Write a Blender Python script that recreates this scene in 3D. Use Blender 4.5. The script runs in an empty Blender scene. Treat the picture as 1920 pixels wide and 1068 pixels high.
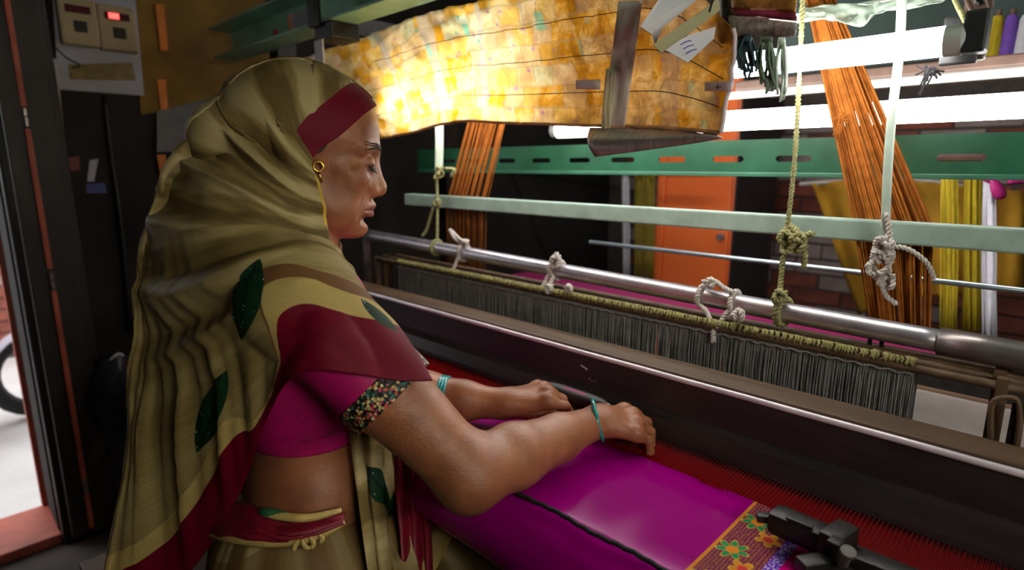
import bpy, bmesh, math, random
import numpy as np
from math import sin, cos, pi, radians, sqrt
from mathutils import Vector, Matrix

# ------------------------------------------------------------------ camera, world, exposure
scn = bpy.context.scene
COL = scn.collection
FPX = 1095.0
PITCH = radians(11.6); YAW = radians(44.5)
CAM = np.array([0.0, 0.0, 1.2])
FH = np.array([-sin(YAW), cos(YAW), 0.0]); RT = np.array([cos(YAW), sin(YAW), 0.0])
FW = FH * cos(PITCH) + np.array([0, 0, -sin(PITCH)]); UP = np.cross(RT, FW)

cam_data = bpy.data.cameras.new('camera')
cam = bpy.data.objects.new('camera', cam_data); COL.objects.link(cam)
cam.location = CAM; cam.rotation_euler = (pi / 2 - PITCH, 0, YAW)
cam_data.sensor_width = 36.0; cam_data.lens = 36.0 * FPX / 1920.0
cam_data.clip_start = 0.02
cam_data.dof.use_dof = True; cam_data.dof.focus_distance = 0.80; cam_data.dof.aperture_fstop = 3.2
scn.camera = cam

world = bpy.data.worlds.new('world'); scn.world = world; world.use_nodes = True
wn = world.node_tree.nodes; wl = world.node_tree.links
wn['Background'].inputs[0].default_value = (0.95, 0.97, 1.0, 1); wn['Background'].inputs[1].default_value = 3.6

vs = scn.view_settings
vs.view_transform = 'Standard'; vs.look = 'None'; vs.gamma = 1.0; vs.use_curve_mapping = False
vs.exposure = -0.32
TUBE_POWER = 33.0

def ray(u, v): return FW + RT * (u - 960) / FPX - UP * (v - 534) / FPX
def D(u, v, d): return CAM + ray(u, v) * d                      # point at a camera depth
def PZ(u, v, z): r = ray(u, v); return CAM + r * (z - CAM[2]) / r[2]
def PY(u, v, y): r = ray(u, v); return CAM + r * (y / r[1])
def PX(u, v, x): r = ray(u, v); return CAM + r * (x / r[0])

# ------------------------------------------------------------------ materials
MATS = {}
def srgb(r, g, b):
    f = lambda c: (c / 12.92 if c <= 0.04045 else ((c + 0.055) / 1.055) ** 2.4)
    return (f(r / 255), f(g / 255), f(b / 255), 1)

class NT:
    """small wrapper to write node trees compactly"""
    def __init__(s, name):
        s.m = bpy.data.materials.new(name); s.m.use_nodes = True
        s.t = s.m.node_tree; s.b = s.t.nodes['Principled BSDF']; s.out = s.t.nodes['Material Output']
        MATS[name] = s.m
    def n(s, typ, **kw):
        x = s.t.nodes.new(typ)
        for k, v in kw.items(): setattr(x, k, v)
        return x
    def l(s, a, b): s.t.links.new(a, b)
    def set(s, **kw):
        for k, v in kw.items(): s.b.inputs[k.replace('_', ' ')].default_value = v
    def coord(s, kind='Object'): return s.n('ShaderNodeTexCoord').outputs[kind]
    def mapping(s, vec, scale=(1, 1, 1), rot=(0, 0, 0), loc=(0, 0, 0)):
        x = s.n('ShaderNodeMapping'); s.l(vec, x.inputs[0])
        x.inputs['Scale'].default_value = scale; x.inputs['Rotation'].default_value = rot; x.inputs['Location'].default_value = loc
        return x.outputs[0]
    def noise(s, vec, scale, detail=3.0, rough=0.55, dist=0.0):
        x = s.n('ShaderNodeTexNoise'); x.inputs['Scale'].default_value = scale; x.inputs['Detail'].default_value = detail
        x.inputs['Roughness'].default_value = rough; x.inputs['Distortion'].default_value = dist
        s.l(vec, x.inputs['Vector']); return x.outputs['Fac']
    def voro(s, vec, scale, feature='F1', out='Distance', rnd=1.0):
        x = s.n('ShaderNodeTexVoronoi'); x.feature = feature; x.inputs['Scale'].default_value = scale
        x.inputs['Randomness'].default_value = rnd
        s.l(vec, x.inputs['Vector']); return x.outputs[out]
    def ramp(s, fac, stops, interp='LINEAR'):
        x = s.n('ShaderNodeValToRGB'); x.color_ramp.interpolation = interp
        e = x.color_ramp.elements
        while len(e) < len(stops): e.new(0.5)
        for el, (p, c) in zip(e, stops): el.position = p; el.color = c if len(c) == 4 else (*c, 1)
        s.l(fac, x.inputs[0]); return x.outputs[0]
    def math(s, op, a, b=None, c=None):
        x = s.n('ShaderNodeMath', operation=op)
        for i, v in enumerate((a, b, c)):
            if v is None: continue
            if isinstance(v, (int, float)): x.inputs[i].default_value = v
            else: s.l(v, x.inputs[i])
        return x.outputs[0]
    def mix(s, fac, a, b, mode='MIX'):
        x = s.n('ShaderNodeMix', data_type='RGBA', blend_type=mode)
        for i, v in ((0, fac), (6, a), (7, b)):
            if isinstance(v, (int, float)): x.inputs[i].default_value = v
            elif isinstance(v, tuple): x.inputs[i].default_value = v
            else: s.l(v, x.inputs[i])
        return x.outputs[2]
    def attr(s, name): return s.n('ShaderNodeAttribute', attribute_name=name).outputs['Fac']
    def sep(s, vec):
        x = s.n('ShaderNodeSeparateXYZ'); s.l(vec, x.inputs[0]); return x.outputs
    def color(s, c):
        s.l(c, s.b.inputs['Base Color'])
    def bump(s, h, strength=0.3, dist=0.002):
        x = s.n('ShaderNodeBump'); x.inputs['Strength'].default_value = strength; x.inputs['Distance'].default_value = dist
        s.l(h, x.inputs['Height']); s.l(x.outputs[0], s.b.inputs['Normal'])

def simple(name, rgb, rough=0.6, metal=0.0, var=0.25, scale=25.0, bump=0.0, spec=0.5, stretch=(1, 1, 1), coat=0.0):
    """a plain procedural material: one colour, mottled by noise, with fine relief"""
    t = NT(name); base = srgb(*rgb)
    co = t.mapping(t.coord(), stretch)
    n = t.noise(co, scale, 5.0)
    dark = tuple(c * (1 - var) for c in base[:3]) + (1,); light = tuple(min(1, c * (1 + var)) for c in base[:3]) + (1,)
    t.color(t.ramp(n, [(0.3, dark), (0.7, light)]))
    t.set(Roughness=rough, Metallic=metal); t.b.inputs['Specular IOR Level'].default_value = spec
    if coat: t.b.inputs['Coat Weight'].default_value = coat
    if bump: t.bump(t.noise(co, scale * 4, 4.0), bump, 0.003)
    return t.m

# ------------------------------------------------------------------ mesh helpers
class MB:
    def __init__(s): s.v = []; s.f = []
    def add(s, vs, fs):
        o = len(s.v); s.v += [tuple(map(float, p)) for p in vs]; s.f += [tuple(i + o for i in f) for f in fs]; return s
    def box(s, lo, hi, bev=0.0):
        if bev <= 0:
            x0, y0, z0 = lo; x1, y1, z1 = hi
            return s.add([(x0,y0,z0),(x1,y0,z0),(x1,y1,z0),(x0,y1,z0),(x0,y0,z1),(x1,y0,z1),(x1,y1,z1),(x0,y1,z1)],
                         [(0,3,2,1),(4,5,6,7),(0,1,5,4),(1,2,6,5),(2,3,7,6),(3,0,4,7)])
        bm = bmesh.new(); bmesh.ops.create_cube(bm, size=1.0)
        for v in bm.verts: v.co = Vector([(lo[i] + hi[i]) / 2 + v.co[i] * (hi[i] - lo[i]) for i in range(3)])
        bmesh.ops.bevel(bm, geom=bm.edges[:], offset=bev, segments=2, affect='EDGES', profile=0.6)
        return s.bm(bm)
    def bm(s, bm):
        bm.verts.index_update(); s.add([v.co[:] for v in bm.verts], [[v.index for v in f.verts] for f in bm.faces]); bm.free(); return s
    def tube(s, pts, r, n=8, cap=True, flat=1.0):
        pts = [np.array(p, float) for p in pts]; m = len(pts)
        rs = r if hasattr(r, '__len__') else [r] * m
        vs_, fs = [], []; prev = None
        for i, p in enumerate(pts):
            t = pts[min(i + 1, m - 1)] - pts[max(i - 1, 0)]; t = t / (np.linalg.norm(t) + 1e-9)
            if prev is None:
                a = np.cross(t, [0, 0, 1.0]); 
                if np.linalg.norm(a) < 0.1: a = np.cross(t, [1.0, 0, 0])
            else: a = prev - t * (prev @ t)
            a = a / (np.linalg.norm(a) + 1e-9); prev = a; b = np.cross(t, a)
            for k in range(n):
                w = 2 * pi * k / n; vs_.append(p + rs[i] * (a * cos(w) + b * flat * sin(w)))
        for i in range(m - 1):
            for k in range(n):
                k2 = (k + 1) % n; fs.append((i*n+k, i*n+k2, (i+1)*n+k2, (i+1)*n+k))
        if cap: fs += [tuple(range(n - 1, -1, -1)), tuple((m - 1) * n + k for k in range(n))]
        return s.add(vs_, fs)
    def prism_x(s, prof, x0, x1):
        """closed profile of (y,z) points extruded along x"""
        n = len(prof)
        vs_ = [(x0, y, z) for y, z in prof] + [(x1, y, z) for y, z in prof]
        fs = [tuple(range(n)), tuple(range(2*n-1, n-1, -1))] + [(i, i+n, (i+1) % n + n, (i+1) % n) for i in range(n)]
        return s.add(vs_, [f[::-1] for f in fs])
    def lathe(s, prof, axis_o, axis_d, n=20):
        o = np.array(axis_o, float); d = np.array(axis_d, float); d /= np.linalg.norm(d)
        a = np.cross(d, [0, 0, 1.0]); 
        if np.linalg.norm(a) < 0.1: a = np.cross(d, [1.0, 0, 0])
        a /= np.linalg.norm(a); b = np.cross(d, a); m = len(prof)
        vs_ = [o + d * h + r * (a * cos(2*pi*k/n) + b * sin(2*pi*k/n)) for r, h in prof for k in range(n)]
        fs = [(i*n+k, i*n+(k+1) % n, (i+1)*n+(k+1) % n, (i+1)*n+k) for i in range(m-1) for k in range(n)]
        fs += [tuple(range(n-1, -1, -1)), tuple((m-1)*n+k for k in range(n))]
        return s.add(vs_, fs)
    def grid(s, P, closed=False):
        """P: array (m,n,3)"""
        m, n = P.shape[:2]
        fs = [(i*n+j, i*n+(j+1) % n, (i+1)*n+(j+1) % n, (i+1)*n+j) for i in range(m-1) for j in range(n if closed else n-1)]
        return s.add(P.reshape(-1, 3), fs)

ORG = {}
def link(o, parent=None, org=(0, 0, 0)):
    COL.objects.link(o)
    if parent is not None: o.parent = parent
    ORG[o.name] = tuple(org); return o
def tag(o, label=None, cat=None, group=None, kind=None):
    if label: o['label'] = label
    if cat: o['category'] = cat
    if group: o['group'] = group
    if kind: o['kind'] = kind
    return o
def thing(name, label, cat, base, group=None):
    e = bpy.data.objects.new(name, None); e.empty_display_size = 0.05; e.location = base
    link(e, None, base); return tag(e, label, cat, group)
def make(name, mb, mat, parent=None, smooth=False, solid=0.0, sub=0, label=None, kind=None, attrs=None, base=None, auto=None):
    """one mesh object; vertices are given in world coordinates"""
    org = np.array(ORG[parent.name]) if parent is not None else np.array(base if base is not None else (0, 0, 0), float)
    me = bpy.data.meshes.new(name)
    V = np.asarray(mb.v, float) - org
    me.from_pydata(V.tolist(), [], mb.f); me.validate(); me.update()
    if smooth: me.polygons.foreach_set('use_smooth', [True] * len(me.polygons))
    me.materials.append(MATS[mat] if isinstance(mat, str) else mat)
    if attrs:
        for k, a in attrs.items():
            at = me.attributes.new(k, 'FLOAT', 'POINT'); at.data.foreach_set('value', np.asarray(a, np.float32).ravel())
    o = bpy.data.objects.new(name, me); link(o, parent, org)
    if parent is None: o.location = org
    if auto is not None:
        for p in me.polygons: p.use_smooth = True
        me.set_sharp_from_angle(angle=radians(auto))
    if solid:
        md = o.modifiers.new('solid', 'SOLIDIFY'); md.thickness = abs(solid); md.offset = -1 if solid > 0 else 1
    if sub:
        md = o.modifiers.new('sub', 'SUBSURF'); md.levels = sub; md.render_levels = sub
    tag(o, label, None, None, kind)
    return o
def single(name, mb, mat, label, cat, base=None, group=None, **kw):
    """a thing that is one mesh"""
    if base is None:
        V = np.asarray(mb.v); base = (V[:, 0].mean(), V[:, 1].mean(), V[:, 2].min())
    return tag(make(name, mb, mat, None, base=base, **kw), label, cat, group)
def structure(name, mb, mat, **kw): return tag(make(name, mb, mat, None, **kw), kind='structure')

rng = np.random.default_rng(7); random.seed(7)
_tab = rng.random((64, 64, 8))
def vnoise(x, y, c=0):
    """smooth value noise of two arrays, about -1..1"""
    xi = np.floor(x).astype(int); yi = np.floor(y).astype(int); fx = x - xi; fy = y - yi
    fx = fx*fx*(3-2*fx); fy = fy*fy*(3-2*fy); g = lambda a, b: _tab[a % 64, b % 64, c]
    return 2*((g(xi,yi)*(1-fx)+g(xi+1,yi)*fx)*(1-fy)+(g(xi,yi+1)*(1-fx)+g(xi+1,yi+1)*fx)*fy)-1
def catmull(P, n):
    """resample control points P (m,...) to n points"""
    P = np.asarray(P, float); m = len(P); t = np.linspace(0, m - 1, n); i = np.clip(t.astype(int), 0, m - 2); f = t - i
    f = f.reshape((-1,) + (1,) * (P.ndim - 1))
    E = np.concatenate([[2*P[0]-P[1]], P, [2*P[-1]-P[-2]]])
    a, b, c, d = E[i], E[i+1], E[i+2], E[i+3]
    return 0.5*((2*b)+(-a+c)*f+(2*a-5*b+4*c-d)*f*f+(-a+3*b-3*c+d)*f**3)
# ------------------------------------------------------------------ material library
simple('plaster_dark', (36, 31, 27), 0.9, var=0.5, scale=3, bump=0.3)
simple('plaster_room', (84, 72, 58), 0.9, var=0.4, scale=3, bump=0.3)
simple('floor_earth', (70, 60, 52), 0.85, var=0.4, scale=4, bump=0.3)
simple('mortar', (92, 84, 80), 0.95, var=0.3, scale=20, bump=0.3)
simple('brick_red', (150, 84, 70), 0.9, var=0.45, scale=9, bump=0.4)
simple('brick_white', (168, 150, 146), 0.9, var=0.3, scale=11, bump=0.4)
simple('door_wood', (38, 28, 22), 0.55, var=0.4, scale=8, stretch=(6, 6, 0.6), bump=0.2)
simple('door_red', (178, 84, 62), 0.55, var=0.25, scale=14, bump=0.1)
simple('yard', (205, 200, 196), 0.9, var=0.12, scale=4)
simple('white_board', (168, 168, 178), 0.5, var=0.1, scale=9)
simple('meter_case', (160, 142, 104), 0.45, var=0.08, scale=20)
simple('meter_dark', (34, 28, 26), 0.3, var=0.2)
simple('meter_window', (84, 36, 38), 0.2, var=0.1)
simple('conduit_grey', (190, 188, 180), 0.4, var=0.25, scale=30)
simple('cable_black', (22, 21, 22), 0.5, var=0.2)
simple('mustard', (122, 90, 30), 0.85, var=0.35, scale=6, bump=0.2)
simple('orange_strip', (214, 120, 30), 0.6, var=0.15)
simple('sheet_grey', (92, 90, 92), 0.5, metal=0.3, var=0.2)
simple('poly_bag', (40, 42, 54), 0.25, var=0.3, bump=0.5)
simple('bag_highlight', (190, 195, 205), 0.3, var=0.15)
simple('green_paint', (58, 116, 92), 0.38, var=0.22, scale=14, bump=0.06)
simple('beam_mint', (146, 200, 174), 0.4, var=0.2, scale=10, bump=0.06)
simple('green_dark', (34, 92, 66), 0.35, var=0.22, scale=16, bump=0.05)
simple('pale_green', (150, 172, 160), 0.45, var=0.18, scale=30, bump=0.08)
simple('steel', (214, 208, 216), 0.36, metal=0.9, var=0.18, scale=35, bump=0.04)
simple('steel_rod', (170, 186, 196), 0.3, metal=0.7, var=0.1)
simple('steel_worn', (150, 140, 138), 0.35, metal=0.8, var=0.25, scale=40)
simple('rust_brown', (88, 66, 44), 0.6, var=0.45, scale=40, bump=0.2)
simple('batten_wood', (44, 34, 34), 0.38, var=0.4, scale=8, stretch=(0.6, 6, 6), bump=0.12)
simple('batten_top', (84, 62, 42), 0.5, var=0.35, scale=8, stretch=(0.6, 6, 6), bump=0.15)
simple('batten_worn', (226, 214, 220), 0.22, var=0.15, scale=18, metal=0.2)
simple('heddle_wire', (126, 126, 122), 0.5, metal=0.0, var=0.3, scale=40)
simple('heddle_cord', (134, 128, 76), 0.85, var=0.4, scale=120, bump=0.4)
simple('rope_green', (150, 146, 98), 0.9, var=0.3, scale=140, bump=0.6)
simple('rope_white', (206, 198, 190), 0.9, var=0.15, scale=140, bump=0.5)
simple('strip_white', (190, 206, 190), 0.5, var=0.12, scale=30)
simple('harness_orange', (158, 92, 38), 0.9, var=0.3, scale=60, spec=.05)
simple('orange_paint', (255, 118, 58), 0.4, var=0.08, scale=4)
simple('yellow_yarn', (176, 152, 20), 0.8, var=0.25, scale=70, stretch=(4, 4, 0.5))
simple('olive_yarn', (142, 124, 26), 0.85, var=0.25, scale=70, stretch=(4, 4, 0.5))
simple('yellow_cloth', (176, 128, 22), 0.85, var=0.3, scale=8, bump=0.2)
simple('violet_yarn', (110, 70, 170), 0.8, var=0.2, scale=80)
simple('white_yarn', (214, 212, 222), 0.8, var=0.1, scale=60)
simple('magenta_ribbon', (150, 20, 96), 0.6, var=0.2, scale=30)
simple('white_cloth', (128, 118, 112), 0.85, var=0.1, scale=30, bump=0.1)
simple('teal_metal', (70, 88, 86), 0.5, metal=0.2, var=0.2, scale=6)
simple('lamp_white', (214, 224, 214), 0.4, var=0.06)
simple('lamp_cap', (196, 198, 196), 0.4, metal=0.3, var=0.1)
simple('holder_black', (28, 28, 30), 0.45, var=0.2)
simple('bracket_brown', (84, 62, 52), 0.5, var=0.3, scale=30)
simple('iron_black', (46, 44, 42), 0.42, metal=0.55, var=0.35, scale=40, bump=0.15)
simple('paper_white', (232, 232, 236), 0.8, var=0.04)
simple('card_khaki', (168, 164, 124), 0.7, var=0.08)
simple('brocade_red', (128, 28, 60), 0.7, var=0.3, scale=80, bump=0.3)
simple('brocade_gold', (178, 134, 56), 0.5, metal=0.3, var=0.45, scale=120, bump=0.6)
simple('lace_silver', (150, 140, 132), 0.5, metal=0.3, var=0.6, scale=130, bump=0.7)
simple('thread_green', (104, 124, 104), 0.8, var=0.3, scale=60)
simple('thread_teal', (34, 58, 66), 0.8, var=0.3, scale=60)
simple('warp_red', (100, 0, 2), 0.8, spec=.03, var=0.2, scale=90, stretch=(8, 0.5, 1))
simple('warp_magenta', (110, 6, 66), 0.5, var=0.2, scale=90)
simple('cord_black', (24, 20, 24), 0.8, var=0.3, scale=90, bump=0.4)
simple('bench_wood', (90, 64, 42), 0.6, var=0.3, scale=6, stretch=(0.8, 6, 6))
simple('tyre', (30, 30, 32), 0.7, var=0.2)
simple('scooter_white', (196, 190, 200), 0.35, var=0.08)
simple('shuttle_wood', (24, 13, 10), 0.5, var=0.3, scale=10)

def emitter(name, rgb, strength):
    t = NT(name); t.b.inputs['Base Color'].default_value = (0.9, 0.9, 0.9, 1)
    t.b.inputs['Emission Color'].default_value = (*rgb, 1); t.b.inputs['Emission Strength'].default_value = strength
    return t.m
def thin(name, rgb, fac=.6, rough=.4):
    simple(name, rgb, rough, var=.1, scale=30); m = MATS[name]; nt = m.node_tree; b = nt.nodes['Principled BSDF']
    tr = nt.nodes.new('ShaderNodeBsdfTranslucent'); mx = nt.nodes.new('ShaderNodeMixShader'); mx.inputs[0].default_value = fac
    nt.links.new(b.inputs['Base Color'].links[0].from_socket, tr.inputs['Color']); nt.links.new(b.outputs[0], mx.inputs[1]); nt.links.new(tr.outputs[0], mx.inputs[2])
    nt.links.new(mx.outputs[0], nt.nodes['Material Output'].inputs[0])
emitter('tube_glow', (1.0, 0.98, 0.95), TUBE_POWER)
emitter('tube_glow_strong', (1.0, 0.93, 0.84), TUBE_POWER * 2.1)
emitter('led_red', (1.0, 0.04, 0.03), 4.0)

# ------------------------------------------------------------------ room shell
XW = -2.25                                   # inner face of the left wall
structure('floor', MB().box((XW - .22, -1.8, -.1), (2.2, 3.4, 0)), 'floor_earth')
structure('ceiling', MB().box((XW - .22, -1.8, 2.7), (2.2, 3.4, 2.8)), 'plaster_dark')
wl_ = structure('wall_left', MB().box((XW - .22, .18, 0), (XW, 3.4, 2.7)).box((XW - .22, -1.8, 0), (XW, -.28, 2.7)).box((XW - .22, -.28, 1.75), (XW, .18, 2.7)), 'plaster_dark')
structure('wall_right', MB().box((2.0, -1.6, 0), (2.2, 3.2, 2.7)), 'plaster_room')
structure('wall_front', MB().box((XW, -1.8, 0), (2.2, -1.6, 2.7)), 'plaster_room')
wb = structure('wall_back', MB().box((XW, 3.2, 0), (2.2, 3.4, 2.7)), 'mortar')
# bricks of the back wall that the photograph shows between cabinet and yarn
bm_ = {}
for nm in ('brick_red', 'brick_white'):
    m = MB().box((-.113, -.012, -.034), (.113, .02, .034), 0.004)
    me = bpy.data.meshes.new('brick'); me.from_pydata(m.v, [], m.f); me.materials.append(MATS[nm]); bm_[nm] = me
for r_ in range(15):
    for c_ in range(13):
        x = -2.0 + c_ * .236 + (.118 if r_ % 2 else 0); z = .30 + r_ * .078
        o = bpy.data.objects.new('brick', bm_['brick_red' if random.random() < .55 else 'brick_white'])
        o.location = (x + random.uniform(-.003, .003), 3.2 + random.uniform(-.004, .004), z); link(o, wb)

# doorway in the left wall: jamb, leaf, red stop bead broken by hinges, threshold
d1 = structure('door_1', MB().box((XW - .02, .185, .0), (XW + .05, .345, 2.3), .006), 'door_wood')
make('door_leaf', MB().box((XW + .052, .205, .03), (XW + .085, .325, 2.0), .004), 'door_wood', d1)
for z0, z1 in ((.05, .17), (.215, .835), (.90, 1.30), (1.36, 2.0)):
    make('stop_bead', MB().box((XW + .085, .248, z0), (XW + .094, .262, z1), .003), 'door_red', d1)
for z0 in (.17, .835, 1.30):
    make('hinge', MB().tube([(XW + .092, .255, z0 + .006), (XW + .092, .255, z0 + .03)], .007, 10).tube([(XW + .092, .255, z0 + .034), (XW + .092, .255, z0 + .055)], .007, 10), 'steel_worn', d1)
structure('trim_1', MB().box((XW - .22, -.28, 0), (XW + .03, .185, .035), .006), 'door_red')
structure('trim_2', MB().box((XW - .24, .165, .035), (XW - .205, .185, 1.75)), 'door_red')
# the yard outside
structure('trim_3', MB().box((-9, -5, -.12), (XW - .22, 4, -.06)), 'yard')
ow = structure('wall_outside', MB().box((-5.2, -3, -.06), (-5.0, 3, 1.35)), 'mortar')
for r_ in range(17):
    for c_ in range(8):
        o = bpy.data.objects.new('brick', bm_['brick_red' if random.random() < .7 else 'brick_white'])
        o.location = (-5.0, -.55 + c_ * .236 + (.118 if r_ % 2 else 0), .0 + r_ * .078); o.rotation_euler = (0, 0, pi / 2); link(o, ow)

# parked scooter seen through the doorway
sc = thing('scooter', 'pale parked scooter standing outside the open doorway', 'scooter', (-3.6, .1, -.06))
def wheel(cx, cy, cz, r):
    a = [(cx + r * cos(t), cy, cz + r * sin(t)) for t in np.linspace(0, 2 * pi, 25)]
    return MB().tube(a, .04, 8, cap=False)
for cy in (.35, -.75):
    w = make('wheel', wheel(-3.62, 0, .17, .19), 'tyre', sc, True)
    w.rotation_euler = (0, 0, 0)
    for v in w.data.vertices:
        x, y, z = v.co; v.co = (y, x + cy - .1, z)
    hub = make('hub', MB().lathe([(.06, -.04), (.09, -.02), (.09, .02), (.06, .04)], (-3.6, cy, .17), (1, 0, 0)), 'scooter_white', w)
fend = np.array([[(-3.6 + dx, .35 + .23 * cos(t), .17 + .25 * sin(t)) for dx in (-.07, -.04, 0, .04, .07)] for t in np.linspace(.1, 2.8, 14)])
make('fender', MB().grid(fend), 'scooter_white', sc, True, solid=.006)
make('front_shield', MB().grid(np.array([[(-3.6 + dx, .12 - .25 * t + .03 * abs(dx) / .2, .3 + .55 * t) for dx in np.linspace(-.2, .2, 9)] for t in np.linspace(0, 1, 8)])), 'scooter_white', sc, True, solid=.012)
make('floorboard', MB().box((-3.78, -.55, .24), (-3.42, .1, .32), .02), 'scooter_white', sc)
make('rear_body', MB().box((-3.8, -1.15, .3), (-3.4, -.5, .68), .08), 'scooter_white', sc, auto=40)
make('seat', MB().box((-3.77, -1.15, .68), (-3.43, -.5, .78), .04), 'tyre', sc)
make('handlebar', MB().tube([(-3.9, -.2, .93), (-3.75, -.16, .9), (-3.6, -.14, .88), (-3.45, -.16, .9), (-3.3, -.2, .93)], .016), 'tyre', sc, True)

# ------------------------------------------------------------------ things on the left wall
XF = XW
eb = thing('electric_board', 'white switchboard panel with two beige meters on the dark wall', 'switchboard', (XW, .46, 1.42))
def wallpoly(px, dx0, dx1, bev=.003):
    P = [PX(u, v, XF) for u, v in px]
    vs_ = [(XF + dx1, p[1], p[2]) for p in P] + [(XF + dx0, p[1], p[2]) for p in P]; n = len(P)
    return MB().add(vs_, [tuple(range(n)), tuple(range(2*n-1, n-1, -1))] + [(i, i+n, (i+1) % n + n, (i+1) % n) for i in range(n)])
make('panel', wallpoly([(108, 168), (96, -20), (250, -12), (268, 180)], .0, .016), 'white_board', eb)
for (x0, y0, x1, y1), lit in (((113, 6, 174, 84), False), (((186, 20, 246, 95)), True)):
    p0 = PX(x0, y1, XF + .016); p1 = PX(x1, y0, XF + .016)
    m = make('meter', MB().box((XF + .016, p0[1], p0[2]), (XF + .052, p1[1], p1[2]), .006), 'meter_case', eb)
    w, h = p1[1] - p0[1], p1[2] - p0[2]
    make('display', MB().box((XF + .05, p0[1] + .18 * w, p0[2] + .68 * h), (XF + .0545, p0[1] + .84 * w, p0[2] + .84 * h), .001), 'meter_window', m)
    make('socket', MB().box((XF + .05, p0[1] + .36 * w, p0[2] + .28 * h), (XF + .056, p0[1] + .70 * w, p0[2] + .52 * h), .002), 'meter_dark', m)
    if lit:
        make('red_light', MB().box((XF + .0545, p0[1] + .28 * w, p0[2] + .70 * h), (XF + .0565, p0[1] + .55 * w, p0[2] + .82 * h), .001), 'led_red', m)
cabl = [PX(105, 90, XF + .03), PX(125, 108, XF + .03), PX(150, 122, XF + .03), PX(135, 128, XF + .03)]
make('wire', MB().tube(catmull(cabl, 14), .002, 6), 'cable_black', eb, True)
make('dust_streak', wallpoly([(128, 150), (125, 122), (245, 118), (252, 152)], .0165, .0172), simple('dusty_tan', (140, 124, 84), .9, var=.35), eb)
single('conduit_pipe', MB().tube(catmull([PX(100, 110, XF + .012), PX(120, 300, XF + .012), PX(150, 560, XF + .012), PX(190, 830, XF + .012), PX(205, 930, XF + .012)], 24), .008, 10), 'conduit_grey', 'pale conduit pipe running down beside the door jamb', 'pipe', smooth=True)
single('conduit_pipe', MB().tube(catmull([PX(196, 180, XF + .011), PX(210, 300, XF + .011), PX(228, 430, XF + .011), PX(245, 620, XF + .011)], 18), .008, 10), 'cable_black', 'dark conduit pipe hanging down from the white switchboard', 'pipe', smooth=True)
single('mustard_cloth', wallpoly([(262, 215), (250, -40), (520, -60), (520, 150), (440, 190)], .0, .012), 'mustard', 'mustard yellow sheet fixed to the wall beside the switchboard', 'cloth')
os_ = thing('orange_ribbon', 'orange strip hanging on the wall below the mustard sheet', 'ribbon', PX(306, 420, XF))
for a, b in ((10, 96), (150, 206), (290, 330)):
    make('strip_piece', wallpoly([(298, b), (288 if a < 90 else 291, a), (304 if a < 90 else 307, a), (312, b)], .0125, .02), 'orange_strip', os_)
single('metal_sheet', wallpoly([(290, 285), (290, 210), (430, 175), (440, 285)], .021, .027), 'sheet_grey', 'dull grey sheet leaning behind the veiled head', 'sheet')
bagP = []
for i, t in enumerate(np.linspace(0, 1, 12)):
    w = .028 + .05 * sin(pi * min(1, t * 1.1 + .08)) 
    c = PX(212, 665 + 165 * t, XF + .065)
    bagP.append([(XF + .075 + w * .7 * cos(a) + .004 * sin(5 * a + 9 * t), c[1] + w * sin(a), c[2]) for a in np.linspace(0, 2 * pi, 20, endpoint=False)])
bg = thing('plastic_bag', 'dark plastic bag with a white loop as its highlight hanging on the wall', 'bag', PX(212, 830, XF + .05))
make('sack', MB().grid(np.array(bagP), True), 'poly_bag', bg, True)
make('highlight_loop', MB().tube(catmull([PX(198, 705, XF + .09), PX(203, 680, XF + .095), PX(222, 664, XF + .095), PX(230, 672, XF + .09), PX(214, 698, XF + .09)], 20), .006, 8), 'bag_highlight', bg, True)  # white loop stands in for the highlight on the dark bag
st = thing('notice_sticker', 'small red white and blue sticker on the dark wall', 'sticker', PX(180, 365, XF))
make('blue_field', wallpoly([(163, 362), (160, 346), (196, 342), (200, 362)], 0, .003), simple('ink_blue', (40, 52, 120), .5), st)
make('white_field', wallpoly([(163, 340), (168, 300), (184, 298), (176, 340)], 0, .003), 'white_board', st)
make('red_field', wallpoly([(132, 320), (128, 296), (148, 292), (150, 318)], 0, .003), simple('ink_red', (110, 30, 30), .5), st)
# ------------------------------------------------------------------ the loom
XL, XR = -1.78, .46
def loom_frame(x, label):
    t = thing('loom_side_frame', label, 'loom frame', (x, .9, 0), 'loom side frames')
    for y in (.50, .86, 1.5):
        make('post', MB().box((x - .03, y - .03, 0), (x + .03, y + .03, .70 if y < .6 else 1.70), .004), 'iron_black', t)
    make('cross_bar', MB().box((x - .02, .50, .30), (x + .02, 1.5, .36), .004), 'iron_black', t)
    make('top_bar', MB().box((x - .02, .86, 1.62), (x + .02, 1.5, 1.68), .004), 'iron_black', t)
loom_frame(XL - .05, 'black iron side frame of the loom on the doorway side')
loom_frame(XR + .05, 'black iron side frame of the loom on the near side')

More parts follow.
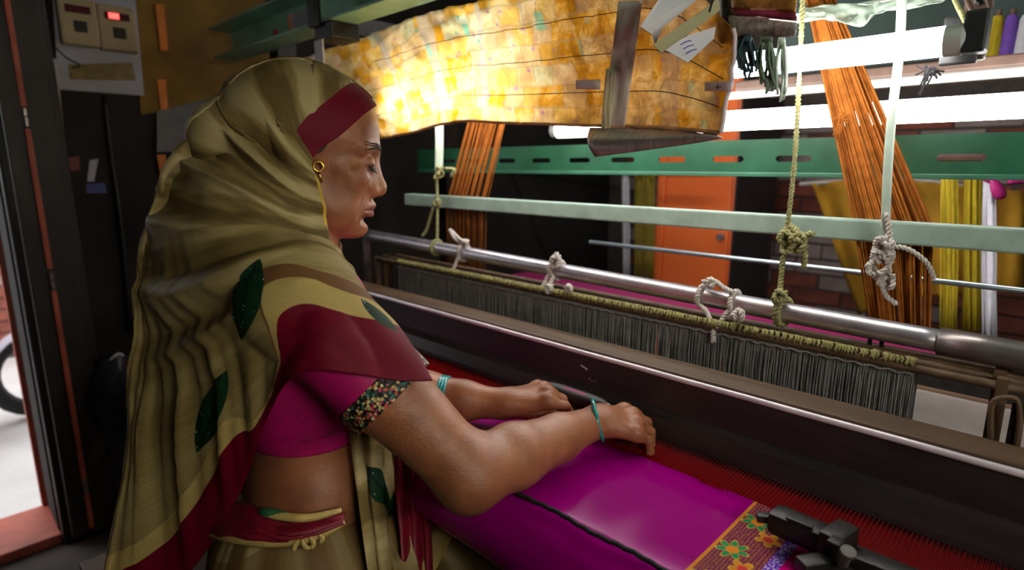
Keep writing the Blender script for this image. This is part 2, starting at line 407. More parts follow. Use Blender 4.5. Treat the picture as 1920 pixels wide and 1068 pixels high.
# top beam: a channel with two flanges
tb = thing('loom_top_beam', 'green painted steel channel beam across the top of the loom', 'beam', (-1.2, .8, 1.53))
make('web', MB().box((-2.06, .80, 1.535), (.5, .808, 1.62)), 'beam_mint', tb)
make('flange', MB().box((-2.08, .735, 1.619), (.5, .81, 1.626), .002), 'beam_mint', tb)
make('flange', MB().box((-2.05, .735, 1.530), (.5, .81, 1.537), .002), 'beam_mint', tb)
pp = PY(569, 40, .795)
make('sticker', MB().box((pp[0] - .07, .792, 1.556), (pp[0] + .07, .799, 1.60), .002), 'white_board', tb, label='white sticker with orange ends')
for s_ in (-1, 1):
    make('sticker_end', MB().box((pp[0] + s_ * .07 - .012, .790, 1.552), (pp[0] + s_ * .07 + .012, .7985, 1.602), .002), simple('peach', (226, 150, 110), .6), tb)
pr_ = PY(515, 62, .795)
make('paint_dot', MB().lathe([(.011, 0), (.011, .003)], (pr_[0], .7985, pr_[2]), (0, -1, 0), 14), simple('paint_red', (200, 40, 50), .5), tb)
bk = thing('beam_clamp', 'dark iron clamp hung from the green top beam', 'clamp', PY(610, 110, .78))
c0 = PY(612, 60, .74)
make('jaw', MB().box((c0[0] - .05, .735, 1.49), (c0[0] + .03, .812, 1.53), .005).box((c0[0] - .05, .72, 1.52), (c0[0] - .01, .735, 1.64), .004), 'iron_black', bk)
make('bolt', MB().lathe([(.014, 0), (.014, .012), (.007, .014), (.007, .05)], (c0[0] - .03, .72, 1.60), (0, -1, 0), 8), 'iron_black', bk)
make('paper_tag', MB().box((c0[0] - .04, .728, 1.425), (c0[0] + .0, .731, 1.49)), 'paper_white', bk)

# cloth beam, woven cloth, cord and warp
BY, BZ, BR = .49, .745, .055
cb = thing('cloth_beam', 'round cloth roller at the weaver edge of the loom', 'roller', (-.6, BY, BZ - BR))
make('roller', MB().lathe([(BR - .003, 0), (BR - .003, 2.14)], (XL, BY, BZ), (1, 0, 0), 32), 'bench_wood', cb, auto=40)
for x in (XL - .03, XR - .09):
    make('journal', MB().lathe([(.02, 0), (.02, .1)], (x, BY, BZ), (1, 0, 0), 16), 'iron_black', cb, auto=40)

t = NT('woven_magenta')
uv = t.sep(t.coord())                                  # object space: x across the loom, y along the warp
X_, Y_ = uv[0], uv[1]
fine = t.noise(t.mapping(t.coord(), (3, 220, 3)), 6, 3)
wide = t.noise(t.mapping(t.coord(), (1.2, 34, 1)), 3, 2)
base = t.mix(fine, srgb(142, 0, 108), srgb(172, 2, 134)); base = t.mix(t.math('MULTIPLY', wide, .5), base, srgb(112, 0, 82))
# border bands across x (local x: 0 at the right selvage, negative inwards)
def band(a, b): return t.math('MULTIPLY', t.math('GREATER_THAN', X_, a), t.math('LESS_THAN', X_, b))
vor = t.voro(t.mapping(t.coord(), (1, 1, 0)), 260, 'F1', 'Distance', .25)
net = t.mix(t.math('LESS_THAN', vor, .42), srgb(150, 92, 52), srgb(104, 8, 84))
c = t.mix(band(-.078, -.026), base, net)
c = t.mix(band(-.081, -.077), c, srgb(206, 130, 44))
pv = t.voro(t.mapping(t.coord(), (1, .7, 0)), 520, 'F1', 'Distance', .8)
pur = t.mix(t.math('LESS_THAN', pv, .45), srgb(96, 44, 168), srgb(206, 190, 228))
c = t.mix(band(-.026, -.014), c, pur)
c = t.mix(band(-.014, .01), c, srgb(206, 8, 118))
# flowers: petals in polar form around repeated centres
def sub(a, b): return t.math('SUBTRACT', a, b)
yy = t.math('SUBTRACT', t.math('MULTIPLY', t.math('FRACT', t.math('ADD', t.math('DIVIDE', Y_, .066), .80)), .066), .033)
def flower(cx, cy, R, npet, colp, colc, c):
    dx = sub(X_, cx); dy = sub(yy, cy)
    rr = t.math('SQRT', t.math('ADD', t.math('MULTIPLY', dx, dx), t.math('MULTIPLY', dy, dy)))
    an = t.math('ARCTAN2', dy, dx)
    pet = t.math('MULTIPLY', t.math('ADD', t.math('ABSOLUTE', t.math('COSINE', t.math('MULTIPLY', an, npet / 2))), .55), R / 1.55)
    c = t.mix(t.math('LESS_THAN', rr, t.math('ADD', pet, .0016)), c, srgb(220, 168, 60))
    c = t.mix(t.math('LESS_THAN', rr, pet), c, colp)
    return t.mix(t.math('LESS_THAN', rr, R * .42), c, colc)
c = flower(-.061, .010, .0165, 7, srgb(40, 140, 84), srgb(220, 130, 40), c)
c = flower(-.040, -.014, .0125, 5, srgb(206, 132, 40), srgb(200, 60, 60), c)
t.color(c); t.set(Roughness=.14); t.b.inputs['Specular IOR Level'].default_value = .07
t.bump(t.noise(t.mapping(t.coord(), (500, 500, 1)), 3, 1), .05, .001)

FELL = .662; X0, X1 = -1.31, -.158
prof = [(FELL, .800)] + [(y, .7995 + .0005) for y in np.linspace(FELL - .02, BY + .005, 8)]
prof += [(BY - BR * sin(a), BZ + BR * cos(a)) for a in np.linspace(.05, 3.6, 34)]
xs = np.linspace(X0, X1, 120)
P = np.array([[(x, y + (.0015 * sin(40 * x) if i == 0 else 0), z + .0012 * vnoise(np.array([x * 30]), np.array([y * 9]))[0]) for x in xs] for i, (y, z) in enumerate(prof)])
single('woven_cloth', MB().grid(P), 'woven_magenta', 'glossy magenta cloth with a flowered gold border on the loom', 'cloth', base=(X1, .5, .745), smooth=True, solid=.0012)

cp = [(x, .474 + .0015 * sin(60 * x) + .004 * x, .8045 + .0008 * sin(300 * x)) for x in np.linspace(X0 - .05, .2, 260)]
single('black_cord', MB().tube(cp, .0028, 6), 'cord_black', 'thin black cord stretched across the magenta cloth', 'cord', smooth=True)

m = MB()
for i, x in enumerate(np.linspace(X0 - .01, X1 + .30, 620)):
    dz = .0015 if i % 2 else -.0015
    m.add([(x - .0009, FELL - .004, .801), (x + .0009, FELL - .004, .801), (x + .0009, .80, .803 + dz), (x - .0009, .80, .803 + dz)], [(0, 1, 2, 3)])
    m.add([(x - .0009, .80, .803 + dz), (x + .0009, .80, .803 + dz), (x + .0009, 1.0, .745 + dz), (x - .0009, 1.0, .745 + dz)], [(0, 1, 2, 3)])
wt = single('warp_threads', m, 'warp_red', 'red warp threads running from the cloth under the dark batten', 'threads', solid=.0006); wt['kind'] = 'stuff'

# batten (slay) with its race board
bt = thing('batten', 'long dark wooden batten with a worn bright edge across the loom', 'batten', (-.7, .76, .797))
make('cap_board', MB().prism_x([(.7445, .842), (.7500, .888), (.755, .893), (.806, .896), (.81, .892), (.81, .842)], XL + .06, XR - .04), 'batten_wood', bt)
make('top_board', MB().box((XL + .06, .757, .894), (XR - .04, .811, .8985), .0015), 'batten_top', bt)
make('race_board', MB().prism_x([(.7205, .8045), (.722, .812), (.730, .833), (.738, .836), (.7455, .842), (.80, .842), (.80, .8045)], XL + .06, XR - .04), 'batten_wood', bt)
make('edge_strip', MB().tube([(x, .7505 + .0004 * sin(37 * x), .8925) for x in np.linspace(XL + .06, XR - .04, 60)], .0042, 10), 'batten_worn', bt, True)
for px in ((1095, 688), (1110, 712), (1120, 716)):
    q = PY(*px, .748)
    make('scratch', MB().tube([q + np.array((-.006, -.001, .002)), q + np.array((.008, -.001, -.002))], .0016, 6), 'batten_worn', bt)

# heddle shafts
def heddle(y, zt, x0, x1, n, label, loops):
    t = thing('heddle_shaft', label, 'heddle', ((x0 + x1) / 2, y, .80), 'heddle shafts')
    make('top_bar', MB().tube([(x, y, zt - .004 * (x - x0)) for x in np.linspace(x0 - .11, x1 + .12, 30)], .006, 8), 'rust_brown', t, True)
    m = MB(); m2 = MB()
    for x in np.linspace(x0, x1, n):
        jx = random.uniform(-.0012, .0012); jy = random.uniform(-.004, .004)
        m.tube([(x, y, zt), (x + jx, y + jy, zt - .06), (x + jx * 2, y, .79)], .0010, 4, cap=False)
    make('heddle_wires', m, 'heddle_wire', t, kind='stuff')
    if loops:
        for x in np.linspace(x0, x1, loops):
            r = random.uniform(.004, .0065); xx = x + random.uniform(-.002, .002)
            m2.tube([(xx + .002 * sin(3 * a), y + r * cos(a) * 1.2, zt + .002 + r * sin(a) + .001) for a in np.linspace(0, 2 * pi, 9)], .0014 + random.random() * .0012, 5, cap=False)
        make('cord_loops', m2, 'heddle_cord', t, True, kind='stuff')
        make('lashing_cord', MB().tube([(x, y - .006, zt - .012 + .0015 * sin(300 * x)) for x in np.linspace(x0, x1, 300)], .0016, 5), 'white_cloth', t, True)
    make('bottom_bar', MB().tube([(x0 - .1, y, .788), (x1 + .1, y, .788)], .005, 8), 'rust_brown', t, True)
    for x in (x0 - .105, x1 + .09):
        make('end_post', MB().box((x - .006, y - .006, .785), (x + .006, y + .006, zt + .006), .001), 'rust_brown', t)
    return t
heddle(.895, .942, -1.31, -.135, 640, 'front heddle shaft with grey wires and knotted olive cord', 260)
heddle(.915, .945, -1.30, -.14, 420, 'rear heddle shaft of grey wires behind the corded one', 0)
heddle(.938, .944, -1.31, -.14, 520, 'third heddle shaft of grey wires nearly hidden behind the others', 0)
heddle(.960, .943, -1.30, -.14, 520, 'rearmost heddle shaft of grey wires under the steel pipe', 0)
single('warp_bar', MB().box((-1.0, .985, .905), (.3, 1.015, .921), .003), 'rust_brown', 'flat brown bar lying behind the heddles under the steel pipe', 'bar')

# steel pipe, rails, rods
def pz(x): return .998 + (x + 1.511) * (.971 - .998) / (1.396)
sp = thing('steel_pipe', 'long shiny steel pipe hanging above the heddles', 'pipe', (-.7, .93, .97))
make('tube', MB().tube([(x, .93, pz(x)) for x in np.linspace(-1.515, -.10, 40)], .0155, 20), 'steel', sp, True)
make('sleeve', MB().tube([(x, .93, pz(x)) for x in np.linspace(-.118, .35, 10)], .0185, 20), 'steel_worn', sp, True)
make('end_bracket', MB().box((-1.53, .922, .80), (-1.515, .938, 1.012), .002), 'steel_worn', sp)
single('guide_rail', MB().box((-1.40, .985, 1.088), (.42, 1.015, 1.120), .003), 'pale_green', 'pale green square steel rail above the shiny pipe', 'rail')
single('thin_rod', MB().tube([(-.90, 1.2, 1.007), (.4, 1.2, 1.007)], .0048, 12), 'steel_rod', 'thin grey-blue steel rod behind the ropes', 'rod', smooth=True)
m = MB(); zb, zt, za, zc = 1.180, 1.250, 1.206, 1.218
xs0 = [-1.493 + .13 * k for k in range(15)]
m.box((-1.62, 1.20, zb), (.46, 1.204, za)); m.box((-1.62, 1.20, zc), (.46, 1.204, zt))
edges = [-1.62] + [e for x in xs0 for e in (x, x + .066)] + [.46]
for a, b in zip(edges[::2], edges[1::2]): m.box((a, 1.20, za), (b, 1.204, zc))
for x in xs0:
    for e, s_ in ((x, 1), (x + .066, -1)):
        m.add([(e, 1.1995, za), (e + s_ * .005, 1.1995, za), (e, 1.1995, za + .004), (e, 1.1995, zc), (e + s_ * .005, 1.1995, zc), (e, 1.1995, zc - .004)], [(0, 1, 2), (3, 5, 4)])
sb = thing('slotted_bar', 'dark green slotted angle bar below the long fluorescent tube', 'angle bar', (-.6, 1.2, zb))
make('plate', m, 'green_dark', sb)
make('flange', MB().box((-1.62, 1.204, zt - .004), (.46, 1.25, zt)), 'green_dark', sb)
make('lower_lip', MB().box((-1.62, 1.196, zb - .003), (.46, 1.212, zb + .006), .002), 'green_paint', sb)
# ------------------------------------------------------------------ fluorescent lamps
def tube_lamp(x0, x1, y, z, r, label, fixture):
    t = thing('tube_lamp', label, 'lamp', ((x0 + x1) / 2, y, z - r), 'fluorescent tube lamps')
    make('glass_tube', MB().tube([(x, y, z) for x in np.linspace(x0, x1, 12)], r, 20), 'tube_glow', t, True)
    for x, s in ((x0, -1), (x1, 1)):
        c = make('end_cap', MB().lathe([(r + .0005, 0), (r + .0005, .018), (r * .8, .022)], (x, y, z), (s, 0, 0), 20), 'lamp_cap', t, auto=40)
        make('pin', MB().tube([(x + s * .022, y, z + .006), (x + s * .030, y, z + .006)], .0015, 6).tube([(x + s * .022, y, z - .006), (x + s * .030, y, z - .006)], .0015, 6), 'steel', c)
        make('lamp_holder', MB().box((x + s * .024 - .006, y - .014, z - .018), (x + s * .024 + .012 * s + .006, y + .014, z + .03), .003), 'holder_black' if fixture == 'short' else 'lamp_white', t)
    if fixture == 'long':
        make('channel', MB().box((x0 - .04, y + .03, z + .035), (x1 + .04, y + .075, z + .06), .003), 'lamp_white', t)
    return t
tube_lamp(-1.08, .28, 1.285, 1.295, .021, 'long fluorescent tube running above the green slotted bar', 'plain')
tube_lamp(-1.32, -.156, .922, 1.3495, .0180, 'upper fluorescent tube partly hidden behind the patched yellow sheet', 'short')
# ballast rail behind the lamps
# unseen tube lamp right of the weaver; trough added to screen the cloth below
sl_ = thing('shaded_tube_lamp', 'unseen hanging tube lamp at the right of the loom, trough shade added', 'lamp', (.62, .2, 1.26))
lx, lz, y0, y1 = .62, 1.36, -.12, .50
make('glass_tube', MB().tube([(lx, y, lz) for y in np.linspace(y0, y1, 8)], .0185, 16), 'tube_glow_strong', sl_, True)
make('trough_shade', MB().grid(np.array([[(lx + dx, y, lz + dz) for dx, dz in ((-.085, -.082), (.0, -.055), (.045, -.03), (.055, .02), (.02, .055), (-.07, .07))] for y in (y0 - .04, y1 + .04)])), 'lamp_white', sl_, solid=.002)
for y in (y0 - .028, y1 + .004): make('lamp_holder', MB().box((lx - .02, y, lz - .025), (lx + .02, y + .024, lz + .025), .003), 'holder_black', sl_)
for y in (y0, y1): make('hanging_wire', MB().tube([(lx + .02, y, lz + .055), (lx + .02, y, 2.7)], .002, 6), 'cable_black', sl_)
tube_lamp(-1.6, -.4, 1.75, 2.0, .0185, 'unseen tube lamp added high in front of the orange cabinet', 'long')  # out of view, added to brighten the cabinet and back wall
single('ballast_rail', MB().box((-.75, 1.40, 1.354), (.45, 1.42, 1.370), .003), 'lamp_white', 'thin white lamp rail between the two glowing tubes', 'rail')

# ------------------------------------------------------------------ patched yellow pattern sheet
NS, NV = 150, 40
top = [PY(560, 118, .87), PY(575, 110, .87), PY(700, 66, .86), PY(830, 20, .835), PY(945, -2, .81), PY(1100, -40, .785), PY(1240, -60, .765), PY(1392, 60, .75)]
bot = [PY(690, 262, .88), PY(705, 261, .88), PY(775, 250, .875), PY(865, 229, .85), PY(960, 231, .815), PY(1120, 236, .785), PY(1250, 240, .765), PY(1366, 250, .745)]
T = catmull(top, NS); B = catmull(bot, NS); w = np.linspace(0, 1, NV)[:, None, None]
P = T[None] * (1 - w) + B[None] * w
S = np.cumsum(np.r_[0, np.linalg.norm(np.diff((T + B) / 2, axis=0), axis=1)]); H = np.linalg.norm(T - B, axis=1)
sx = np.broadcast_to(S[None], (NV, NS)); sz = (1 - w[..., 0]) * H[None]
dy = .006 * vnoise(sx * 26, sz * 22, 1) + .0045 * vnoise(sx * 60, sz * 50, 2) + .003 * vnoise(sx * 95, sz * 80, 4) + .010 * (w[..., 0] - .5) ** 2 * 4
P = P.copy(); P[..., 1] += -dy
wr = S > S[-1] - .10
k = np.clip((sx - (S[-1] - .06)) / .06, 0, 1); P[..., 1] -= .012 * k ** 2        # right end curls to the viewer
def sheet_index(u, v):
    q = ray(u, v); q = q / np.linalg.norm(q); Q = P.reshape(-1, 3) - CAM; tt = Q @ q
    return int(np.argmin(np.linalg.norm(Q - tt[:, None] * q, axis=1)))
t = NT('pattern_sheet')
u_, v_ = t.attr('sx'), t.attr('sz')                       # metres along the sheet and up it
cx = t.n('ShaderNodeCombineXYZ'); t.l(u_, cx.inputs[0]); t.l(v_, cx.inputs[1]); co0 = cx.outputs[0]
nz = t.n('ShaderNodeTexNoise'); nz.inputs['Scale'].default_value = 14; t.l(co0, nz.inputs['Vector'])
vm = t.n('ShaderNodeVectorMath', operation='MULTIPLY_ADD'); t.l(nz.outputs['Color'], vm.inputs[0]); vm.inputs[1].default_value = (.03, .016, 0); t.l(co0, vm.inputs[2]); co = vm.outputs[0]
br = t.n('ShaderNodeTexBrick'); t.l(co, br.inputs['Vector']); br.offset = .37; br.squash = 1.0
br.inputs['Scale'].default_value = 1.0; br.inputs['Brick Width'].default_value = .052; br.inputs['Row Height'].default_value = .036
br.inputs['Mortar Size'].default_value = .0016; br.inputs['Mortar Smooth'].default_value = .1
br.inputs['Color1'].default_value = (0, 0, 0, 1); br.inputs['Color2'].default_value = (1, 1, 1, 1); br.inputs['Mortar'].default_value = (.5, .5, .5, 1)
patch = t.ramp(br.outputs['Color'], [(0, srgb(226, 172, 60)), (.16, srgb(236, 206, 130)), (.30, srgb(232, 212, 170)), (.46, srgb(238, 222, 186)), (.60, srgb(226, 168, 44)), (.74, srgb(226, 212, 190)), (.86, srgb(236, 196, 104)), (.95, srgb(196, 216, 190))], 'CONSTANT')
n1 = t.noise(co, 22, 6, .7, .5)
stain = t.ramp(n1, [(.36, srgb(206, 134, 14)), (.50, srgb(232, 184, 70)), (.62, srgb(246, 230, 190))])
col = t.mix(.45, patch, stain)
strip_ = t.noise(t.mapping(co, (16, .6, 1)), 1.0, 1, .4)
col = t.mix(t.math('MULTIPLY', t.math('GREATER_THAN', strip_, .60), .65), col, srgb(198, 190, 176))
spots = t.voro(t.mapping(co, (1, 1.5, 1)), 34, 'F1', 'Distance', .9)
col = t.mix(t.math('MULTIPLY', t.math('LESS_THAN', spots, .17), .8), col, srgb(196, 140, 180))
spots2 = t.voro(t.mapping(co, (1, 1.3, 1), loc=(3.3, 1.7, 0)), 23, 'F1', 'Distance', .9)
col = t.mix(t.math('MULTIPLY', t.math('LESS_THAN', spots2, .13), .8), col, srgb(120, 186, 160))
for (pu, pv, hw, hh) in ((1014, 40, .010, .015), (804, 93, .006, .014), (877, 55, .008, .011), (1093, 92, .004, .013), (1150, 165, .006, .007), (1296, 160, .006, .007), (1318, 232, .006, .006)):
    i_ = sheet_index(pu, pv); s0, z0 = float(np.asarray(sx).flat[i_]), float(np.asarray(sz).flat[i_])
    msk = t.math('MULTIPLY', t.math('LESS_THAN', t.math('ABSOLUTE', t.math('SUBTRACT', t.math('ADD', u_, t.math('MULTIPLY', v_, .15)), s0 + .15 * z0)), hw), t.math('LESS_THAN', t.math('ABSOLUTE', t.math('SUBTRACT', v_, z0)), hh))
    col = t.mix(t.math('MULTIPLY', msk, .9), col, srgb(150, 212, 180))
col = t.mix(t.math('MULTIPLY', br.outputs['Fac'], .30), col, srgb(120, 84, 40))
col = t.mix(t.ramp(u_, [(.80, (0, 0, 0)), (1.15, (.62,) * 3)]), col, t.ramp(n1, [(.38, srgb(120, 66, 4)), (.5, srgb(186, 122, 16)), (.62, srgb(226, 180, 90))]))
t.color(col); t.set(Roughness=.22)
t.bump(t.math('ADD', t.math('MULTIPLY', t.voro(t.mapping(co, (1, .7, 1)), 75, 'F1', 'Distance', 1.0), 1.6), t.math('ADD', t.noise(co, 90, 4, .65), br.outputs['Fac'])), .9, .006)
tr = t.n('ShaderNodeBsdfTranslucent'); gm = t.n('ShaderNodeGamma'); gm.inputs[1].default_value = .6; t.l(col, gm.inputs[0]); t.l(gm.outputs[0], tr.inputs['Color'])
mx = t.n('ShaderNodeMixShader'); t.l(t.ramp(u_, [(0.0, (.82,) * 3), (.72, (.78,) * 3), (.95, (.40,) * 3)]), mx.inputs[0])
t.l(t.b.outputs[0], mx.inputs[1]); t.l(tr.outputs[0], mx.inputs[2]); t.l(mx.outputs[0], t.out.inputs[0])

ps = thing('pattern_sheet', 'long yellow translucent sheet patched with tape glowing before the lamp', 'sheet', (-.9, .8, 1.25))
make('sheet', MB().grid(P), 'pattern_sheet', ps, True, solid=.0008, attrs={'sx': sx, 'sz': sz})
# tape strips, labels and the rim tape as pieces of their own
def on_sheet(u, v, off=.004):
    """nearest sheet point to the line of sight of a photograph position"""
    q = ray(u, v); q = q / np.linalg.norm(q); Q = P.reshape(-1, 3) - CAM
    tt = Q @ q; dd = np.linalg.norm(Q - tt[:, None] * q, axis=1); i = int(np.argmin(dd))
    return CAM + q * (tt[i] - off * 2)
def tape(pts, off, mat, name, parent=ps, nu=10, nv=6, **kw):
    a, b, c, d = pts; G = np.array([[on_sheet(*(np.array(a) * (1-i)*(1-j) + np.array(b) * i*(1-j) + np.array(c) * i*j + np.array(d) * (1-i)*j), off) for i in np.linspace(0, 1, nu)] for j in np.linspace(0, 1, nv)])
    return make(name, MB().grid(G), mat, parent, True, solid=.0006, **kw)
thin('tape_grey', (236, 226, 216), .15)
thin('tape_clear', (230, 222, 184), .25)
thin('label_pale', (244, 230, 232), .2)
tape([(1160, 2), (1205, 2), (1172, 236), (1130, 236)], .003, 'tape_grey', 'tape_strip', nv=14, label='wide grey tape strip')
tape([(1136, 130), (1156, 128), (1142, 256), (1126, 258)], .006, 'tape_clear', 'tape_strip', nv=10, label='narrow clear tape tail')
for (a, b, c_) in ((1080, 1126, 158), (1322, 1372, 162)):
    l_ = tape([(a, c_ - 8), (b, c_ - 9), (b, c_ + 10), (a, c_ + 9)], .004, 'label_pale', 'paper_label', nu=5, nv=4)
    m_ = (a + b) / 2
    if a > 1200:
        make('ink_mark', MB().tube([on_sheet(m_ - 1, c_ - 6, .006), on_sheet(m_ - 2, c_ + 6, .006)], .0006, 5).tube([on_sheet(m_ - 7, c_ + 1, .006), on_sheet(m_ + 5, c_ + 1, .006)], .0005, 5), 'cable_black', l_)
m = MB().tube([p + np.array((0, -.002, 0)) for p in P[-1][::2]], .0028, 6)
make('lower_hem', m, simple('hem_peach', (206, 150, 96), .6, var=.15), ps, True)
m = MB().tube([p + np.array((0, -.002, 0)) for p in P[:, -1]], .0028, 6)
make('side_hem', m, 'label_pale', ps, True)
for wi, a_, b_ in ((10, 40, -4), (20, 30, -3), (30, 20, -3)):
    make('stitch_line', MB().tube([p + np.array((0, -.002, 0)) for p in P[wi, a_:b_]], .0007, 5), 'bracket_brown', ps, True)
# grey underside flap below the sheet
fa = [PY(1106, 240, .765), PY(1200, 240, .76), PY(1290, 243, .755), PY(1352, 250, .75)]
fb = [PY(1116, 294, .735), PY(1200, 283, .73), PY(1290, 270, .73), PY(1356, 258, .735)]
A = catmull(fa, 24); Bq = catmull(fb, 24); w6 = np.linspace(0, 1, 10)[:, None, None]
G = A[None] * (1 - w6) + Bq[None] * w6; G[..., 1] -= (.012 * np.sin(np.linspace(0, pi, 10)))[:, None]
make('curled_flap', MB().grid(G), simple('flap_grey', (150, 136, 134), .3, metal=.35, var=.3, scale=50, stretch=(4, 1, .6), bump=.2), ps, True, solid=.001, label='silver grey curled flap')

# papers and scraps clipped above the sheet
def card(name, px, y, mat, label, cat, tilt=.0, group=None):
    o_ = PY(*np.mean(px, 0), y); nn = np.array((.60, -.80, .12))
    P4 = [CAM + ray(u, v) * (((o_ - CAM) @ nn) / (ray(u, v) @ nn)) + np.array((0, tilt * (i - 2), 0)) for i, (u, v) in enumerate(px)]
    n = len(P4); th = -nn * .0015
    mb = MB().add(P4 + [p + th for p in P4], [tuple(range(n)), tuple(range(2*n-1, n-1, -1))] + [(i, i+n, (i+1) % n + n, (i+1) % n) for i in range(n)])
    return single(name, mb, mat, label, cat, group=group)
card('paper_slip', [(1204, 50), (1250, -20), (1330, -20), (1282, 18), (1238, 52), (1224, 84), (1216, 62)], .712, 'paper_white', 'crumpled white paper slip behind the khaki card', 'paper', .002)
card('khaki_card', [(1226, 84), (1330, 10), (1348, -6), (1350, 18), (1296, 58), (1238, 98)], .700, 'card_khaki', 'khaki card tag with a punched hole above the yellow sheet', 'tag', .001)
single('card_hole_cord', MB().tube(catmull([PY(1330, 22, .698), PY(1334, 8, .690), PY(1344, -20, .70)], 10), .0012, 6), 'cord_black', 'short black string through the hole of the khaki card', 'string', smooth=True)
note = card('ruled_note', [(1246, 92), (1292, 66), (1342, 50), (1338, 72), (1288, 117)], .706, 'paper_white', 'white note with blue handwriting below the khaki card', 'paper', .001)
simple('ink_pen', (90, 96, 200), .6); o_ = PY(*np.mean([(1246, 92), (1292, 66), (1342, 50), (1338, 72), (1288, 117)], 0), .7035); nn = np.array((.60, -.80, .12))
def on_note(u, v): return CAM + ray(u, v) * (((o_ - CAM) @ nn) / (ray(u, v) @ nn))
for k in range(3):
    a = on_note(1276 + 6 * k, 84 + 8 * k); b = on_note(1296 + 5 * k, 76 + 8 * k)
    make('ink_line', MB().tube(catmull([a, (a + b) / 2 + np.array((0, 0, .001)), b], 6), .0006, 4), 'ink_pen', note)
# brocade roll and laces hanging at the top
ro = thing('brocade_roll', 'folded brocade border of gold red and silver lace at the top', 'fabric', PY(1430, 75, .74))
def swath(px, y0, mat, name, r=.012):
    G = []
    for t_ in np.linspace(0, 1, 14):
        a = np.array(px[0]) * (1 - t_) + np.array(px[1]) * t_; b = np.array(px[3]) * (1 - t_) + np.array(px[2]) * t_
        G.append([PY(*(a * (1 - s_) + b * s_), y0 - r * sin(pi * s_) + .003 * sin(9 * t_ + 4 * s_)) for s_ in np.linspace(0, 1, 9)])
    return make(name, MB().grid(np.array(G)), mat, ro, True, solid=.002)
swath([(1366, -30), (1496, -34), (1492, 24), (1372, 18)], .745, 'brocade_gold', 'gold_band')
swath([(1370, 16), (1492, 22), (1494, 40), (1376, 28)], .742, 'brocade_red', 'red_band', .006)
swath([(1364, 28), (1494, 42), (1490, 70), (1372, 68)], .748, 'lace_silver', 'lace_band', .008)
single('dark_cloth', MB().grid(np.array([[PY(1352 + 30 * s_ + 24 * t_ * s_, -30 + 112 * t_, .756 - .008 * sin(pi * s_ * 2)) for s_ in np.linspace(0, 1, 9)] for t_ in np.linspace(0, 1, 12)])), 'cord_black', 'black cloth fold hanging beside the brocade border', 'cloth', smooth=True, solid=.002)
# yarn tassels
def tassel(u0, v0, u1, v1, y, mat, label, n=22, spread=16):
    m = MB()
    for k in range(n):
        e = random.uniform(-1, 1); du = e * spread; a = PY(u0 + e * spread * .45, v0, y + random.uniform(-.008, .008))
        b = PY(u1 + du, v1 - abs(e) * 22 + random.uniform(-14, 6), y + random.uniform(-.012, .012)); c = (a + b) / 2 + np.array((random.uniform(-.006, .006), random.uniform(-.01, .01), 0))
        m.tube(catmull([a, c, b], 7), .0016, 5)
    t_ = thing('yarn_tassel', label, 'yarn', PY(u1, v1, y), 'yarn tassels beside the sheet')
    make('strands', m, mat, t_, True, kind='stuff')
    make('binding', MB().tube([PY(u0 - spread * .5, v0 + 8, y - .006), PY(u0 + spread * .5, v0 + 8, y - .006)], .004, 8), mat, t_, True)
tassel(1398, 64, 1402, 146, .752, 'thread_teal', 'dark teal yarn tassel under the silver lace', 26, 20)
tassel(1438, 66, 1442, 178, .765, 'thread_green', 'grey green yarn tassel next to the lamp end', 24, 16)
tassel(1466, 70, 1466, 196, .775, 'strip_white', 'pale yarn tassel closest to the upper lamp', 12, 8)

# ------------------------------------------------------------------ ropes and ties
def twist(pts, r, n=160, strands=2, pitch=.012):
    C_ = catmull(pts, n); L = np.cumsum(np.r_[0, np.linalg.norm(np.diff(C_, axis=0), axis=1)]); m = MB()
    T_ = np.gradient(C_, axis=0); T_ /= np.linalg.norm(T_, axis=1)[:, None]
    a = np.cross(T_, [0.3, 1.0, 0.2]); a /= np.linalg.norm(a, axis=1)[:, None]; b = np.cross(T_, a)
    for s in range(strands):
        ph = 2 * pi * L / pitch + 2 * pi * s / strands
        m.tube(C_ + r * .5 * (a * np.cos(ph)[:, None] + b * np.sin(ph)[:, None]), r * .62, 6)
    return m
def knot(u, v, y, size, seed, turns=3):
    rr = np.random.default_rng(seed); c = PY(u, v, y); pts = []
    for i in range(turns * 5):
        a = 2 * pi * i / 4.3; s = size * (1 - .25 * rr.random())
        pts.append(c + np.array((s * cos(a) * .75, size * .55 * sin(a * 1.7 + seed), s * sin(a) * .9 + size * (i / (turns * 5) - .5) * .9)))
    return pts
def rope(name, label, paths, mat, r, knots, cat='rope', group='ropes hanging the loom rails'):
    allp = np.concatenate([np.array(p) for p in paths]); t = thing(name, label, cat, (allp[:, 0].mean(), allp[:, 1].mean(), allp[:, 2].min()), group)
    for p in paths: make('strand', twist(p, r, 20 * len(p)), mat, t, True)
    for kpts in knots: make('knot', twist(kpts, r * .95, 14 * len(kpts)), mat, t, True)
    return t
Yr = .958
def ring(x, yc, zc, r, n=13, tilt=.0): return [np.array((x + tilt * cos(a), yc + r * cos(a), zc + r * sin(a))) for a in np.linspace(0, 2 * pi, n)]
